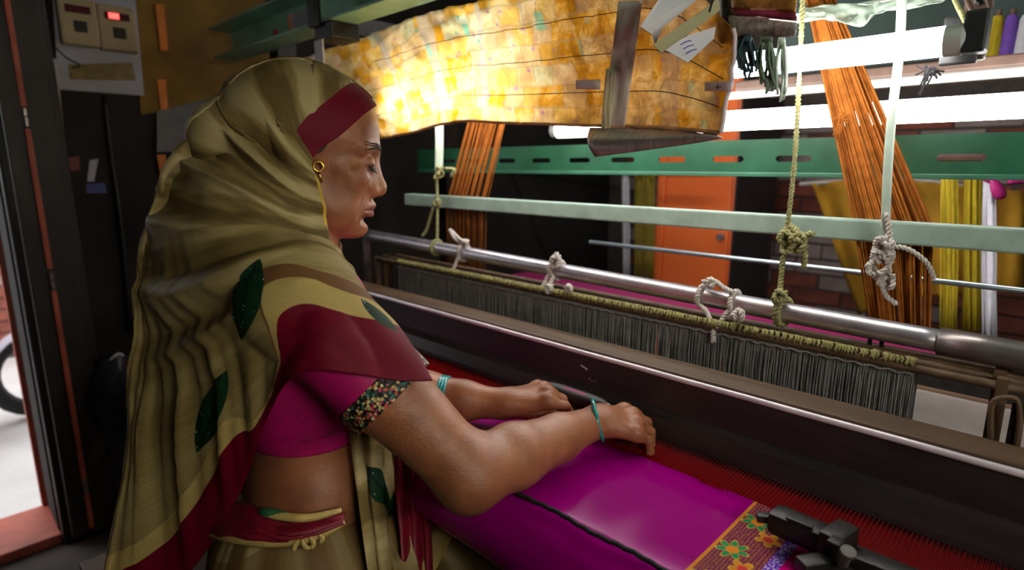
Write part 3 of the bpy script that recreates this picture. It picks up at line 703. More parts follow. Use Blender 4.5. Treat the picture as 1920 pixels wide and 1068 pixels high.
rope('hanging_rope', 'olive knotted rope tied around the steel pipe', [
    [PY(1506, -20, Yr), PY(1500, 120, Yr), PY(1490, 300, Yr), PY(1476, 430, Yr), PY(1474, 445, Yr)],
    [PY(1468, 480, Yr), PY(1464, 530, .945), PY(1462, 552, .935)],
    [PY(1505, 446, Yr), PY(1516, 438, .95), PY(1526, 440, .95)], [PY(1505, 462, Yr), PY(1510, 480, .95), PY(1506, 502, .95)],
    ring(PY(1463, 575, .93)[0], .93, pz(-.33), .020), ring(PY(1463, 575, .93)[0] + .007, .93, pz(-.33), .0205, tilt=.003)],
    'rope_green', .0042, [knot(1480, 448, .952, .020, 3), knot(1497, 455, .948, .016, 8, 2), knot(1462, 556, .915, .012, 5, 2)])
rope('hanging_rope', 'thin olive rope tied between the rail and the pipe end by the face', [
    [PY(818, 318, .972), PY(820, 370, .968), PY(820, 430, .955), PY(819, 470, .945)],
    [PY(836, 316, .97), PY(852, 318, .965), PY(846, 330, .965)], [PY(812, 390, .965), PY(800, 430, .96), PY(792, 442, .955)],
    ring(PY(819, 470, .93)[0], .93, pz(-1.19), .0185)], 'rope_green', .0042, [knot(822, 322, .968, .016, 4, 2), knot(820, 380, .962, .012, 6, 2)])
# white plastic strips
def strip(pts, w, mat, label, tails=None, knots=()):
    t = thing('plastic_strip', label, 'strip', pts[-1], 'white plastic hanging strips')
    C_ = catmull(pts, 30); G = np.array([[p - RT * w * k + np.array((0, -.002 * (1 - k * k), 0)) for k in (-1, -.5, 0, .5, 1)] for p in C_])
    make('band', MB().grid(G), mat, t, True, solid=.001)
    for p in (tails or []): make('tail', twist(p, .0036, 50), 'rope_white', t, True)
    for k_ in knots: make('knot', twist(k_, .0036, 14 * len(k_)), 'rope_white', t, True)
strip([PY(1692, -20, .962), PY(1686, 100, .962), PY(1672, 220, .962), PY(1664, 330, .962), PY(1660, 440, .962)], .0068, 'strip_white', 'broad white plastic strip knotted low in front of the pale rail',
      [[PY(1662, 400, .955), PY(1668, 440, .955), PY(1660, 480, .955)], [PY(1655, 520, .955), PY(1658, 548, .952), PY(1668, 560, .95), PY(1682, 570, .948)], [PY(1668, 462, .955), PY(1700, 466, .955), PY(1735, 490, .96), PY(1752, 522, .965)]],
      [knot(1656, 466, .955, .017, 11), knot(1650, 495, .955, .019, 12, 3), knot(1663, 525, .953, .013, 13, 2)])
strip([PY(824, 225, .968), PY(824, 270, .968), PY(823, 320, .968)], .0105, 'strip_white', 'short pale strip hanging under the left end of the yellow sheet')
# white string ties over the pipe
def tie(u, label, paths, knots):
    t = thing('string_tie', label, 'string', PY(u, 560, .92), 'white string ties on the pipe')
    for p in paths: make('loop', twist(p, .0042, 16 * len(p), pitch=.010), 'rope_white', t, True)
    for k_ in knots: make('knot', twist(k_, .0042, 12 * len(k_)), 'rope_white', t, True)
x1 = PY(870, 470, .93)[0]
tie(870, 'white string tie with a loose end at the far end of the pipe', [ring(x1, .93, pz(x1), .0195), [(x1, .911, pz(x1) - .008), (x1 - .004, .903, pz(x1) - .03), (x1 - .008, .897, .945)],
    [PY(876, 455, .91), PY(862, 448, .905), PY(852, 438, .905), PY(846, 432, .905)], [PY(868, 458, .91), PY(852, 446, .90), PY(843, 430, .90)]], [knot(872, 456, .912, .010, 21, 2)])
x2 = PY(1040, 505, .93)[0]
tie(1040, 'thick white string tie wound twice at the middle of the pipe', [ring(x2, .93, pz(x2), .0195), ring(x2 + .008, .93, pz(x2), .020, tilt=.004), [(x2, .911, pz(x2) - .008), (x2 - .006, .902, pz(x2) - .03), (x2 - .010, .897, .945)],
    [(x2 + .012, .911, pz(x2) - .008), (x2 + .010, .903, .955), (x2 + .006, .897, .942)]], [knot(1043, 488, .915, .013, 22, 3), knot(1030, 540, .89, .008, 23, 2), knot(1066, 540, .89, .008, 24, 2)])
x3 = PY(1318, 545, .93)[0]; x3b = PY(1378, 560, .93)[0]; xm = PY(1343, 615, .9)[0]
tie(1343, 'white string tie forming a V on the near part of the pipe', [ring(x3, .93, pz(x3), .0195)[:8] + [np.array(((x3 + xm) / 2, .905, .96)), np.array((xm, .892, .932))],
    ring(x3b, .93, pz(x3b), .0195)[:8] + [np.array(((x3b + xm) / 2 + .004, .905, .96)), np.array((xm + .006, .892, .938))], [PY(1318, 528, .92), PY(1340, 527, .918), PY(1358, 540, .915), PY(1376, 548, .915)],
    [(xm, .89, .934), (xm + .002, .888, .915)]], [knot(1384, 590, .89, .010, 25, 2), knot(1332, 530, .912, .008, 26, 2)])

# ------------------------------------------------------------------ harness cords
def bundle(A, Bm, Cb, n, label, dk=0):
    m = MB()
    for k in range(n):
        f = (k + random.uniform(-.3, .3)) / (n - 1); dy = random.uniform(-.018, .018)
        pts = [np.array(S_[0]) * (1 - f) + np.array(S_[1]) * f + np.array((0, dy * w_, 0)) for S_, w_ in ((A, .3), (Bm, 1), (Cb, 1))]
        m.tube(catmull(pts, 7) if dk else pts, .0016, 5, cap=False)
    t = thing('harness_cords', label, 'cords', (np.array(Cb[0]) + np.array(Cb[1])) / 2, 'orange harness cord bundles')
    make('cords', m, 'harness_orange', t, True, kind='stuff')
    c0, c1 = np.array(Bm[0]), np.array(Bm[1])
    make('spacer_board', MB().box((min(c0[0], c1[0]) - .02, c0[1] - .03, c0[2] - .006), (max(c0[0], c1[0]) + .02, c0[1] + .03, c0[2] + .006), .002), 'bracket_brown', t)
bundle((PY(1506, -30, 1.06), PY(1552, -30, 1.06)), (PY(1604, 425, 1.06), PY(1748, 425, 1.06)), (PY(1636, 620, 1.06), PY(1742, 640, 1.06)), 60, 'orange harness cords fanning down behind the knotted white strip')
bundle((PY(890, 190, 1.06), PY(958, 190, 1.06)), (PY(842, 384, 1.06), PY(908, 388, 1.06)), (PY(845, 520, 1.06), PY(905, 520, 1.06)), 44, 'orange harness cords behind the rope near the weaver face')

# ------------------------------------------------------------------ background
ca = thing('orange_cabinet', 'bright orange steel cabinet standing against the brick wall', 'cabinet', (-1.3, 2.5, 0))
a0 = PY(1231, 400, 2.35)[0]; a1 = PY(1372, 400, 2.35)[0]
make('body', MB().box((a0, 2.36, .05), (a1, 2.8, 1.62), .01), 'orange_paint', ca)
make('door', MB().box((a0 + .045, 2.345, .09), (a1 - .006, 2.36, 1.58), .004), 'orange_paint', ca)
make('shaded_side', MB().box((a1 - .001, 2.365, .06), (a1 + .006, 2.795, 1.61), .002), simple('side_shade', (52, 46, 46), .6), ca, label='cabinet side with its shade painted in dark grey')  # dark grey colour stands in for shade on the orange cabinet's side
make('corner_post', MB().box((a0 - .002, 2.348, .0), (a0 + .036, 2.372, 1.62), .006), 'orange_paint', ca)
kn = PY(1354, 443, 2.34)
make('knob', MB().lathe([(.008, 0), (.008, .012), (.016, .018), (.014, .03)], (kn[0], 2.345, kn[2]), (0, -1, 0), 14), 'steel', ca, auto=40)
make('foot', MB().box((a1 - .05, 2.38, 0), (a1 - .01, 2.42, .05)), 'orange_paint', ca)
def hank(u0, u1, v0, v1, y, mat, label, n=30):
    m = MB(); t = thing('yarn_hank', label, 'yarn', PY((u0 + u1) / 2, v1, y), 'yarn hanks behind the loom')
    for k in range(n):
        f = (k + .5) / n; uu = u0 + (u1 - u0) * f; dy = .02 * sin(pi * f) + random.uniform(-.008, .008)
        a, b = PY(uu, v0, y - dy), PY(uu + random.uniform(-3, 3), v1, y - dy)
        m.tube(catmull([a, (a + b) / 2 + np.array((random.uniform(-.006, .006), 0, 0)), b], 6), (u1 - u0) / n * .0016, 5)
    make('strands', m, mat, t, True, kind='stuff')
    make('hanging_loop', MB().tube([PY(u0 - 4, v0 + 4, y - .03), PY(u1 + 4, v0 + 4, y - .03)], .008, 8), 'bracket_brown', t, True)
hank(1766, 1796, 290, 620, 1.75, 'yellow_yarn', 'bright yellow yarn hank left of the other hanging hanks', 20)
hank(1806, 1842, 290, 620, 1.78, 'yellow_yarn', 'yellow yarn hank between the bright hank and the white one', 20)
hank(1846, 1866, 300, 640, 1.72, 'white_yarn', 'narrow white yarn hank beside the magenta ribbon', 14)
hank(1190, 1228, 318, 520, 2.3, 'olive_yarn', 'olive yellow yarn hank left of the orange cabinet', 24)
hank(1166, 1179, 318, 520, 2.29, 'white_yarn', 'thin grey white yarn hank beside the olive one', 8)
q1 = PY(1190, 322, 2.27); q2 = PY(1800, 294, 1.71)
single('yarn_rod', MB().tube([(XW, 2.27, q1[2]), (-1.1, 2.27, q1[2])], .01, 8), 'bracket_brown', 'wooden rod from the left wall carrying the olive and grey hanks', 'rod')
single('yarn_rod', MB().tube([(-.45, 1.71, q2[2]), (2.0, 1.71, q2[2])], .01, 8), 'bracket_brown', 'wooden rod from the right wall carrying the bright yellow and white hanks', 'rod')
# magenta ribbon bow
rb = thing('magenta_ribbon', 'dark magenta ribbon tied in a bow around the white hank', 'ribbon', PY(1868, 350, 1.66))
for p in ([(1866, 322), (1850, 318), (1842, 335), (1862, 338)], [(1872, 325), (1892, 330), (1912, 336), (1890, 344)], [(1868, 330), (1874, 300), (1870, 276), (1866, 268)], [(1866, 335), (1872, 350), (1870, 365), (1866, 372)]):
    C_ = catmull([PY(u, v, 1.66) for u, v in p], 16); w_ = np.sin(np.linspace(.4, pi, 16)) * .016 + .004
    make('loop', MB().grid(np.array([[c - RT * w_[i] * s_ + np.array((0, -.006 * (1 - s_ * s_), w_[i] * s_ * .5)) for s_ in (-1, -.3, .3, 1)] for i, c in enumerate(C_)])), 'magenta_ribbon', rb, True, solid=.002)
# heap of yellow cloth hung on a rope behind
yc = thing('yellow_cloth', 'mustard yellow cloth bundle hanging behind the orange cords', 'cloth', PY(1580, 590, 2.3))
G = []
for t_ in np.linspace(0, 1, 30):
    row = []
    for s_ in np.linspace(0, 1, 34):
        u = 1522 + 398 * s_ + 90 * t_ * (1 - s_); v = 332 + 40 * abs(s_ - .3) + 245 * t_ * (1 - .25 * s_)
        row.append(PY(u, v, 2.3 + .05 * sin(16 * s_ + 3 * t_) + .03 * sin(31 * s_ + 1)))
    G.append(row)
make('draped_cloth', MB().grid(np.array(G)), 'yellow_cloth', yc, True, solid=.006)
make('hanging_line', MB().tube([PY(1500, 345, 2.34), PY(1700, 333, 2.34), PY(1940, 372, 2.34)], .008, 8), 'rope_white', yc, True)
# right side: metal panel, cones, bracket
tp = thing('sheet_metal_partition', 'grey green sheet metal panel at the upper right behind the lamps', 'partition', (-.1, 1.6, 1.42))
make('sheet', MB().box((-.62, 1.60, 1.42), (.5, 1.61, 2.0), .002), 'teal_metal', tp)
make('rib', MB().box((-.62, 1.585, 1.42), (.5, 1.60, 1.435), .002), 'teal_metal', tp)
for u, mat, lab in ((1858, 'yellow_yarn', 'yellow yarn cone on the shelf at the upper right'), (1884, 'violet_yarn', 'violet yarn cone between the yellow and white cones'), (1912, 'white_yarn', 'white yarn cone nearest the picture edge')):
    b = PY(u, 118, 1.45)
    cn = thing('yarn_cone', lab, 'yarn cone', b, 'yarn cones on the upper shelf')
    make('yarn', MB().lathe([(.0125, .004), (.0132, .012), (.010, .075), (.007, .082)], b, (0, 0, 1), 20), mat, cn, auto=50)
    make('core', MB().lathe([(.0065, 0), (.005, .092)], b, (0, 0, 1), 12), 'bracket_brown', cn)
sh = PY(1840, 119, 1.45)
single('yarn_shelf', MB().box((-.62, 1.36, sh[2] - .02), (.46, 1.58, sh[2]), .003), 'bracket_brown', 'brown shelf carrying the yarn cones behind the lamps', 'shelf')
br_ = thing('lamp_bracket', 'brown iron bracket with cables at the end of the upper tube', 'bracket', PY(1825, 110, .97))
q = PY(1826, 50, .97)
make('arm', MB().box((q[0] - .012, .962, 1.33), (q[0] + .016, .980, 1.56), .003), 'bracket_brown', br_)
make('plate', MB().box((q[0] - .03, .955, 1.325), (q[0] + .01, .962, 1.385), .003), 'holder_black', br_)
for k, (u0, u1) in enumerate(((1778, 1826), (1800, 1838), (1838, 1832))):
    make('cable', MB().tube(catmull([PY(u0, -30, .95), PY(u0 + 18, 12, .945), PY((u0 + u1) / 2 + 12, 50, .948), PY(u1, 98, .955)], 16), .003, 6), 'bracket_brown' if k else 'rope_green', br_, True)
make('bolt', MB().lathe([(.007, 0), (.007, .006), (.004, .008)], (q[0] + .004, .962, 1.40), (0, -1, 0), 8), 'iron_black', br_)
# plastic wrap hanging above the upper tube
wpx = [(1500, 18), (1570, 8), (1640, 6), (1700, -2), (1790, -8)]
wpb = [(1500, 34), (1560, 38), (1612, 50), (1650, 24), (1760, 8)]
A = catmull([PY(u, v, 1.02) for u, v in wpx], 30); Bq = catmull([PY(u, v, 1.0) for u, v in wpb], 30)
w6 = np.linspace(0, 1, 8)[:, None, None]; G = A[None] * (1 - w6) + Bq[None] * w6
G[..., 1] += .012 * vnoise(np.arange(30)[None] * .6 + 0 * w6[..., 0], 4 * w6[..., 0] + 0 * np.arange(30)[None], 3)
t = NT('clear_wrap'); t.set(Roughness=.15); t.b.inputs['Base Color'].default_value = srgb(206, 222, 206); t.b.inputs['Transmission Weight'].default_value = .5; t.b.inputs['Alpha'].default_value = .75
t.bump(t.noise(t.coord(), 40, 3), .5, .004)
single('plastic_wrap', MB().grid(G), 'clear_wrap', 'crumpled clear plastic wrap draped above the upper tube', 'plastic', smooth=True, solid=.0012)
single('upper_rail', MB().box((-.42, 1.03, 1.425), (.46, 1.05, 1.437), .002), 'lamp_white', 'thin white rail above the upper tube at the right', 'rail')
# little knots of thread tied on the tubes
def fuzz(u, v, y, mat, label, n=9, s=.02):
    m = MB()
    for k in range(n):
        c = PY(u, v, y); a = c + np.array((random.uniform(-s, s), random.uniform(-.008, .0), random.uniform(-s, s * .4))); b = c + np.array((random.uniform(-s, s) * .7, -.004, random.uniform(-s * 2.2, -s * .2)))
        m.tube(catmull([a, c + np.array((random.uniform(-.006, .006), -.008, random.uniform(-.006, .006))), b], 8), .0013, 5)
    return single('thread_tuft', m, mat, label, 'thread', group='thread tufts on the tubes')
fuzz(1745, 128, .965, 'cord_black', 'black thread tuft hanging under the upper tube', 12, .016)
fuzz(1582, 214, 1.04, 'harness_orange', 'orange thread tuft in front of the lower tube', 10, .016)

# warp beam cloth seen at the right, loom posts
wb_ = thing('warp_roll', 'pale warp cloth with a magenta stripe behind the heddles at right', 'cloth roll', (-.1, 1.12, .74))
G = np.array([[(x, 1.02 + .10 * t_ + 0 * x, .80 - .012 + .05 * sin(t_ * 1.5)) for x in np.linspace(-.20, .3, 20)] for t_ in np.linspace(0, 1, 10)])
make('cloth', MB().grid(G), 'white_cloth', wb_, True, solid=.002)
make('stripe', MB().box((-.192, 1.015, .8005), (-.178, 1.06, .806), .001), 'warp_magenta', wb_)
make('roller', MB().lathe([(.05, 0), (.05, .62)], (-.25, 1.16, .78), (1, 0, 0), 24), 'bench_wood', wb_, auto=40)
single('magenta_warp', MB().box((-1.35, 1.34, .830), (.3, 1.50, .842), .004), 'warp_magenta', 'magenta warp sheet stretched behind the steel pipe', 'warp')
lp = thing('shaft_hook', 'bent iron wire hook at the right end of the heddles', 'hook', PY(1880, 830, .86))
make('wire', MB().tube(catmull([PY(1858, 830, .86), PY(1858, 770, .86), PY(1866, 750, .86), PY(1890, 745, .86), PY(1908, 752, .86), PY(1912, 790, .86), PY(1906, 840, .86)], 30), .0032, 8), 'rust_brown', lp, True)
make('plate', MB().box((PY(1890, 800, .865)[0], .862, .85), (PY(1918, 800, .865)[0], .868, .93), .001), 'iron_black', lp)
for k in (0, 1):
    q = PY(1628 + 22 * k, 655, .95)
    single('wire_hook', MB().tube(catmull([q + np.array((0, 0, .03)), q + np.array((.002, -.004, .0)), q + np.array((0, 0, -.03))], 10), .003, 8), 'iron_black', ('left' if k == 0 else 'right') + ' one of two short black hooks under the pipe', 'hook', smooth=True, group='short black hooks')

# temple: the iron stretcher clamped to the selvage
tm = thing('temple_clamp', 'black iron temple clamped on the cloth selvage', 'clamp', PZ(1520, 1000, .803))
def bar3(p, q, w, h, bev, name, mat='iron_black', parent=tm):
    p, q = np.array(p), np.array(q); d = q - p; L = np.linalg.norm(d); m = MB().box((0, -w / 2, -h / 2), (L, w / 2, h / 2), bev)
    x = d / L; y = np.cross([0, 0, 1.0], x); y /= np.linalg.norm(y); z = np.cross(x, y); M_ = np.stack([x, y, z], 1)
    m.v = [tuple(p + M_ @ np.array(v)) for v in m.v]; return make(name, m, mat, parent, auto=35)
p0, p1 = PZ(1446, 968, .824), PZ(1560, 1018, .824)
bar3(p0, p1, .030, .026, .008, 'barrel')
bar3(PZ(1418, 968, .822), PZ(1450, 972, .822), .011, .009, .002, 'nose')
bar3(PZ(1474, 968, .8385), PZ(1524, 988, .8385), .006, .003, .001, 'slot_plate', 'holder_black')
bar3(PZ(1550, 1008, .826), PZ(1592, 1030, .826), .040, .034, .004, 'block')
bar3(PZ(1556, 1010, .8445), PZ(1580, 1022, .8445), .014, .005, .0015, 'spring_plate')
bar3(PZ(1590, 1040, .818), PZ(1900, 1160, .818), .022, .014, .003, 'arm')
bar3(PZ(1500, 1062, .815), PZ(1580, 1050, .815), .018, .014, .003, 'foot_plate')
qq = PZ(1586, 1046, .835); make('screw', MB().lathe([(.004, -.01), (.004, .006), (.007, .007), (.007, .011)], qq, (0.2, -.3, 1), 10), 'steel_worn', tm)
# bench under the weaver
bn = thing('bench', 'wooden bench that the weaver sits on', 'bench', (-.83, .28, 0))
make('seat_board', MB().box((-1.25, .12, .44), (-.45, .44, .475), .004), 'bench_wood', bn)
for x in (-1.2, -.5):
    for y in (.15, .40): make('leg', MB().box((x - .025, y - .025, 0), (x + .025, y + .025, .44), .003), 'bench_wood', bn)
# ------------------------------------------------------------------ the weaver: one continuous body grown from a distance field
def unit(v): v = np.asarray(v, float); return v / np.linalg.norm(v)
AZ = radians(20); FA = RT * cos(AZ) + FH * sin(AZ); LA = -RT * sin(AZ) + FH * cos(AZ); ZA = np.array([0, 0, 1.0])
R_SH = D(556, 566, .672); MID = R_SH + LA * .140; L_SH = MID + LA * .140
def Bd(f, l, u, o=None): return (MID if o is None else o) + FA * f + LA * l + ZA * u
WAIST = D(590, 900, .86); WAIST = WAIST - LA * ((WAIST - MID) @ LA)
PELV = D(572, 1040, .885); PELV = PELV - LA * ((PELV - MID) @ LA)
R_EL = D(880, 888, .682); R_WR = PZ(1122, 789, .843); L_WR = PZ(945, 757, .838); L_EL = D(735, 738, .93)
HA = radians(17); HP = radians(9); HS = .935
hx0 = RT * cos(HA) + FH * sin(HA); HY = -RT * sin(HA) + FH * cos(HA)
HX = hx0 * cos(HP) - ZA * sin(HP); HZ = np.cross(HX, HY)
HO = D(583, 287, .80); HO = HO - LA * (((HO - MID) @ LA) - .004)
def Hd(x, y, z): return HO + HS * (HX * x + HY * y + HZ * z)

PRIMS = []
def cap(a, b, ra, rb, k=.012, flat=None):
    PRIMS.append(('c', np.array(a, float), np.array(b, float), ra, rb, k, flat))
def ell(c, axes, r, k=.015, neg=False):
    PRIMS.append(('n' if neg else 'e', np.array(c, float), np.array(axes, float), np.array(r, float), 0, k, None))
def carve(a, b, ra, rb, k=.006): PRIMS.append(('x', np.array(a, float), np.array(b, float), ra, rb, k, None))
BAX = np.stack([FA, LA, ZA]); HAX = np.stack([HX, HY, HZ])
def dist(p, X, Y, Z):
    t, a, b, ra, rb, k, fl = p
    if t in 'cx':
        ab = b - a; L2 = ab @ ab + 1e-12
        px, py, pz_ = X - a[0], Y - a[1], Z - a[2]
        h = np.clip((px * ab[0] + py * ab[1] + pz_ * ab[2]) / L2, 0, 1)
        qx, qy, qz = px - h * ab[0], py - h * ab[1], pz_ - h * ab[2]
        if fl is not None:                       # flattened section: squash along a direction
            n, s = fl; d = qx * n[0] + qy * n[1] + qz * n[2]
            return np.sqrt(np.maximum(qx*qx + qy*qy + qz*qz - d*d + (d / s) ** 2, 1e-12)) * 1.0 - (ra + (rb - ra) * h)
        return np.sqrt(qx * qx + qy * qy + qz * qz + 1e-12) - (ra + (rb - ra) * h)
    A = b; px, py, pz_ = X - a[0], Y - a[1], Z - a[2]
    l = [(px * A[i][0] + py * A[i][1] + pz_ * A[i][2]) for i in range(3)]
    k0 = np.sqrt(sum((l[i] / ra[i]) ** 2 for i in range(3)) + 1e-9); k1 = np.sqrt(sum((l[i] / ra[i] ** 2) ** 2 for i in range(3)) + 1e-9)
    return k0 * (k0 - 1) / k1
def combine(F, d, p):
    k = p[5]
    if p[0] in 'nx':
        h = np.maximum(k - np.abs(F + d), 0) / k; return np.maximum(F, -d) + h * h * k * .25
    h = np.maximum(k - np.abs(F - d), 0) / k; return np.minimum(F, d) - h * h * k * .25
def bound(p):
    if p[0] in 'cx':
        r = max(p[3], p[4]) + p[5] * 1.2 + .012; return np.minimum(p[1], p[2]) - r, np.maximum(p[1], p[2]) + r
    r = p[3].max() + p[5] * 1.2 + .012; return p[1] - r, p[1] + r
def field_at(Q, prims):
    F = np.full(len(Q), 1.0)
    for p in prims: F = combine(F, dist(p, Q[:, 0], Q[:, 1], Q[:, 2]), p)
    return F
def field_grid(ax, prims):
    F = np.full(tuple(len(a) for a in ax), .05, np.float32)
    for p in prims:
        lo, hi = bound(p); s = []
        for i in range(3):
            a = np.searchsorted(ax[i], lo[i]); b = np.searchsorted(ax[i], hi[i]); s.append(slice(a, b))
        if any(q.stop - q.start < 1 for q in s): continue
        X, Y, Z = np.meshgrid(ax[0][s[0]], ax[1][s[1]], ax[2][s[2]], indexing='ij', sparse=True)
        F[tuple(s)] = combine(F[tuple(s)], dist(p, X, Y, Z), p)
    return F
def nets(F, ax):
    """surface nets on a rectilinear grid"""
    I = F < 0; nx, ny, nz = F.shape
    n_in = np.zeros((nx - 1, ny - 1, nz - 1), np.int8)
    for a in (0, 1):
        for b in (0, 1):
            for c in (0, 1): n_in += I[a:nx-1+a, b:ny-1+b, c:nz-1+c]
    act = np.argwhere((n_in > 0) & (n_in < 8)); idx = np.full(n_in.shape, -1, np.int32); idx[tuple(act.T)] = np.arange(len(act))
    pos = np.zeros((len(act), 3)); cnt = np.zeros(len(act))
    cor = [(a, b, c) for a in (0, 1) for b in (0, 1) for c in (0, 1)]
    for c0 in cor:
        for d in range(3):
            if c0[d]: continue
            c1 = list(c0); c1[d] = 1
            i0 = act + c0; i1 = act + c1; f0 = F[tuple(i0.T)]; f1 = F[tuple(i1.T)]
            m = (f0 < 0) != (f1 < 0); t = np.where(m, f0 / (f0 - f1 + 1e-20), 0)
            p0 = np.stack([ax[j][i0[:, j]] for j in range(3)], 1); p1 = np.stack([ax[j][i1[:, j]] for j in range(3)], 1)
            pos += np.where(m[:, None], p0 + (p1 - p0) * t[:, None], 0); cnt += m
    pos /= cnt[:, None]; quads = []
    for d in range(3):
        sl0 = [slice(None)] * 3; sl1 = [slice(None)] * 3; sl0[d] = slice(0, -1); sl1[d] = slice(1, None)
        A, B_ = I[tuple(sl0)], I[tuple(sl1)]; e = np.argwhere(A != B_); u, v = [j for j in range(3) if j != d]
        e = e[(e[:, u] > 0) & (e[:, v] > 0) & (e[:, u] < F.shape[u] - 1) & (e[:, v] < F.shape[v] - 1)]
        flip = A[tuple(e.T)]
        def cell(du, dv): q = e.copy(); q[:, u] -= du; q[:, v] -= dv; return idx[tuple(q.T)]
        q = np.stack([cell(1, 1), cell(0, 1), cell(0, 0), cell(1, 0)], 1)
        if d == 1: flip = ~flip
        q[~flip] = q[~flip][:, ::-1]; quads.append(q)
    return pos, np.concatenate(quads)
def axis(*segs):
    out = []
    for a, b, s in segs: out.append(np.arange(a, b - 1e-9, s))
    return np.concatenate(out)
def field_mesh(name, F, ax, mat, parent, smooth_it=2, attrs=None, label=None):
    V, Q = nets(F, ax)
    for _ in range(smooth_it):
        E_ = np.concatenate([Q[:, [i, (i + 1) % 4]] for i in range(4)]); S_ = np.zeros_like(V); C_ = np.zeros(len(V))
        for j in range(3): S_[:, j] = np.bincount(E_[:, 0], V[E_[:, 1], j], len(V)) + np.bincount(E_[:, 1], V[E_[:, 0], j], len(V))
        C_ = np.bincount(E_[:, 0], minlength=len(V)) + np.bincount(E_[:, 1], minlength=len(V))
        V = V * .5 + .5 * S_ / np.maximum(C_, 1)[:, None]
    class M_: pass
    m = M_(); m.v = V; m.f = Q.tolist()
    return make(name, m, mat, parent, True, attrs=attrs(V) if attrs else None, label=label)

# --- torso, hips, legs
ell(MID + FA * -.005 + ZA * -.055, BAX, (.088, .145, .10), .04)
ell(MID * .5 + WAIST * .5 + FA * .0 + ZA * .03, BAX, (.095, .128, .14), .05)
for s in (-1, 1): ell(MID + FA * .07 + LA * .065 * s - ZA * .12, BAX, (.055, .055, .06), .03)
ell(WAIST, BAX, (.095, .128, .11), .06)
ell(PELV + ZA * .0, BAX, (.115, .158, .105), .06)
for s, SH in ((-1, R_SH), (1, L_SH)):
    ell(SH + LA * s * .0 - ZA * .0, BAX, (.045, .045, .045), .05)
    cap(MID + ZA * .045 + LA * s * .03, SH + ZA * .012, .036, .034, .04)
    hip = PELV + LA * s * .085 - ZA * .03; knee = hip + FA * .05 + np.array([.02 * s, .36, -.02]); ank = np.array([knee[0], knee[1] + .03, .075])
    cap(hip, knee, .080, .055, .05); cap(knee, ank, .052, .034, .03); cap(ank - ZA * .03 - FA * .03, ank + np.array([0, .14, -.045]), .034, .022, .02)
# --- arms
def arm(SH, EL, WR, s):
    m = SH * .50 + EL * .50
    cap(SH, m, .048, .049, .012); cap(m, EL, .049, .036, .012)
    f = EL * .70 + WR * .30; f2 = EL * .35 + WR * .65
    cap(EL, f, .0365, .0395, .030); cap(f, f2, .0395, .030, .012); cap(f2, WR, .030, .0215, .012)
    d = unit(WR - EL); ell(EL - d * .014 + unit(EL - SH) * .016 - ZA * .004, np.eye(3), (.019, .019, .019), .022)
arm(R_SH, R_EL, R_WR, -1); arm(L_SH, L_EL, L_WR, 1)
# --- neck and head
cap(MID + FA * .0 + ZA * .02, Hd(-.022, 0, -.06), .052, .047, .03)
H1 = len(PRIMS)
ell(Hd(-.014, 0, .035), HAX, np.array((.094, .073, .079)) * HS, .02)
ell(Hd(.044, 0, .036), HAX, np.array((.046, .058, .052)) * HS, .02)
ell(Hd(.036, 0, -.034), HAX, np.array((.050, .056, .062)) * HS, .02)
for s in (-1, 1):
    cap(Hd(-.004, .049 * s, -.052), Hd(.060, .014 * s, -.096), .018 * HS, .015 * HS, .022)
    ell(Hd(.056, .042 * s, -.024), HAX, np.array((.026, .020, .019)) * HS, .015)
    ell(Hd(.046, .034 * s, -.078), HAX, np.array((.022, .016, .018)) * HS, .016)
    ell(Hd(.040, .041 * s, -.058), HAX, np.array((.028, .016, .030)) * HS, .02)
    cap(Hd(.0835, .009 * s, .019), Hd(.068, .044 * s, .017), .0095 * HS, .0085 * HS, .012)
    ell(Hd(-.012, .068 * s, -.012), HAX, np.array((.013, .005, .026)) * HS, .008)
ell(Hd(.074, 0, -.097), HAX, np.array((.016, .018, .0145)) * HS, .014)
ell(Hd(.068, 0, -.066), HAX, np.array((.024, .028, .024)) * HS, .014)
for s in (-1, 1):
    ell(Hd(.090, .031 * s, -.002), HAX, np.array((.013, .018, .013)) * HS, .012, neg=True)
cap(Hd(.083, 0, .008), Hd(.0965, 0, -.030), .0088 * HS, .0105 * HS, .012)
ell(Hd(.0965, 0, -.0370), HAX, np.array((.0132, .0125, .0115)) * HS, .010)
for s in (-1, 1): cap(Hd(.078, .008 * s, -.006), Hd(.083, .012 * s, -.036), .0095 * HS, .0105 * HS, .012)
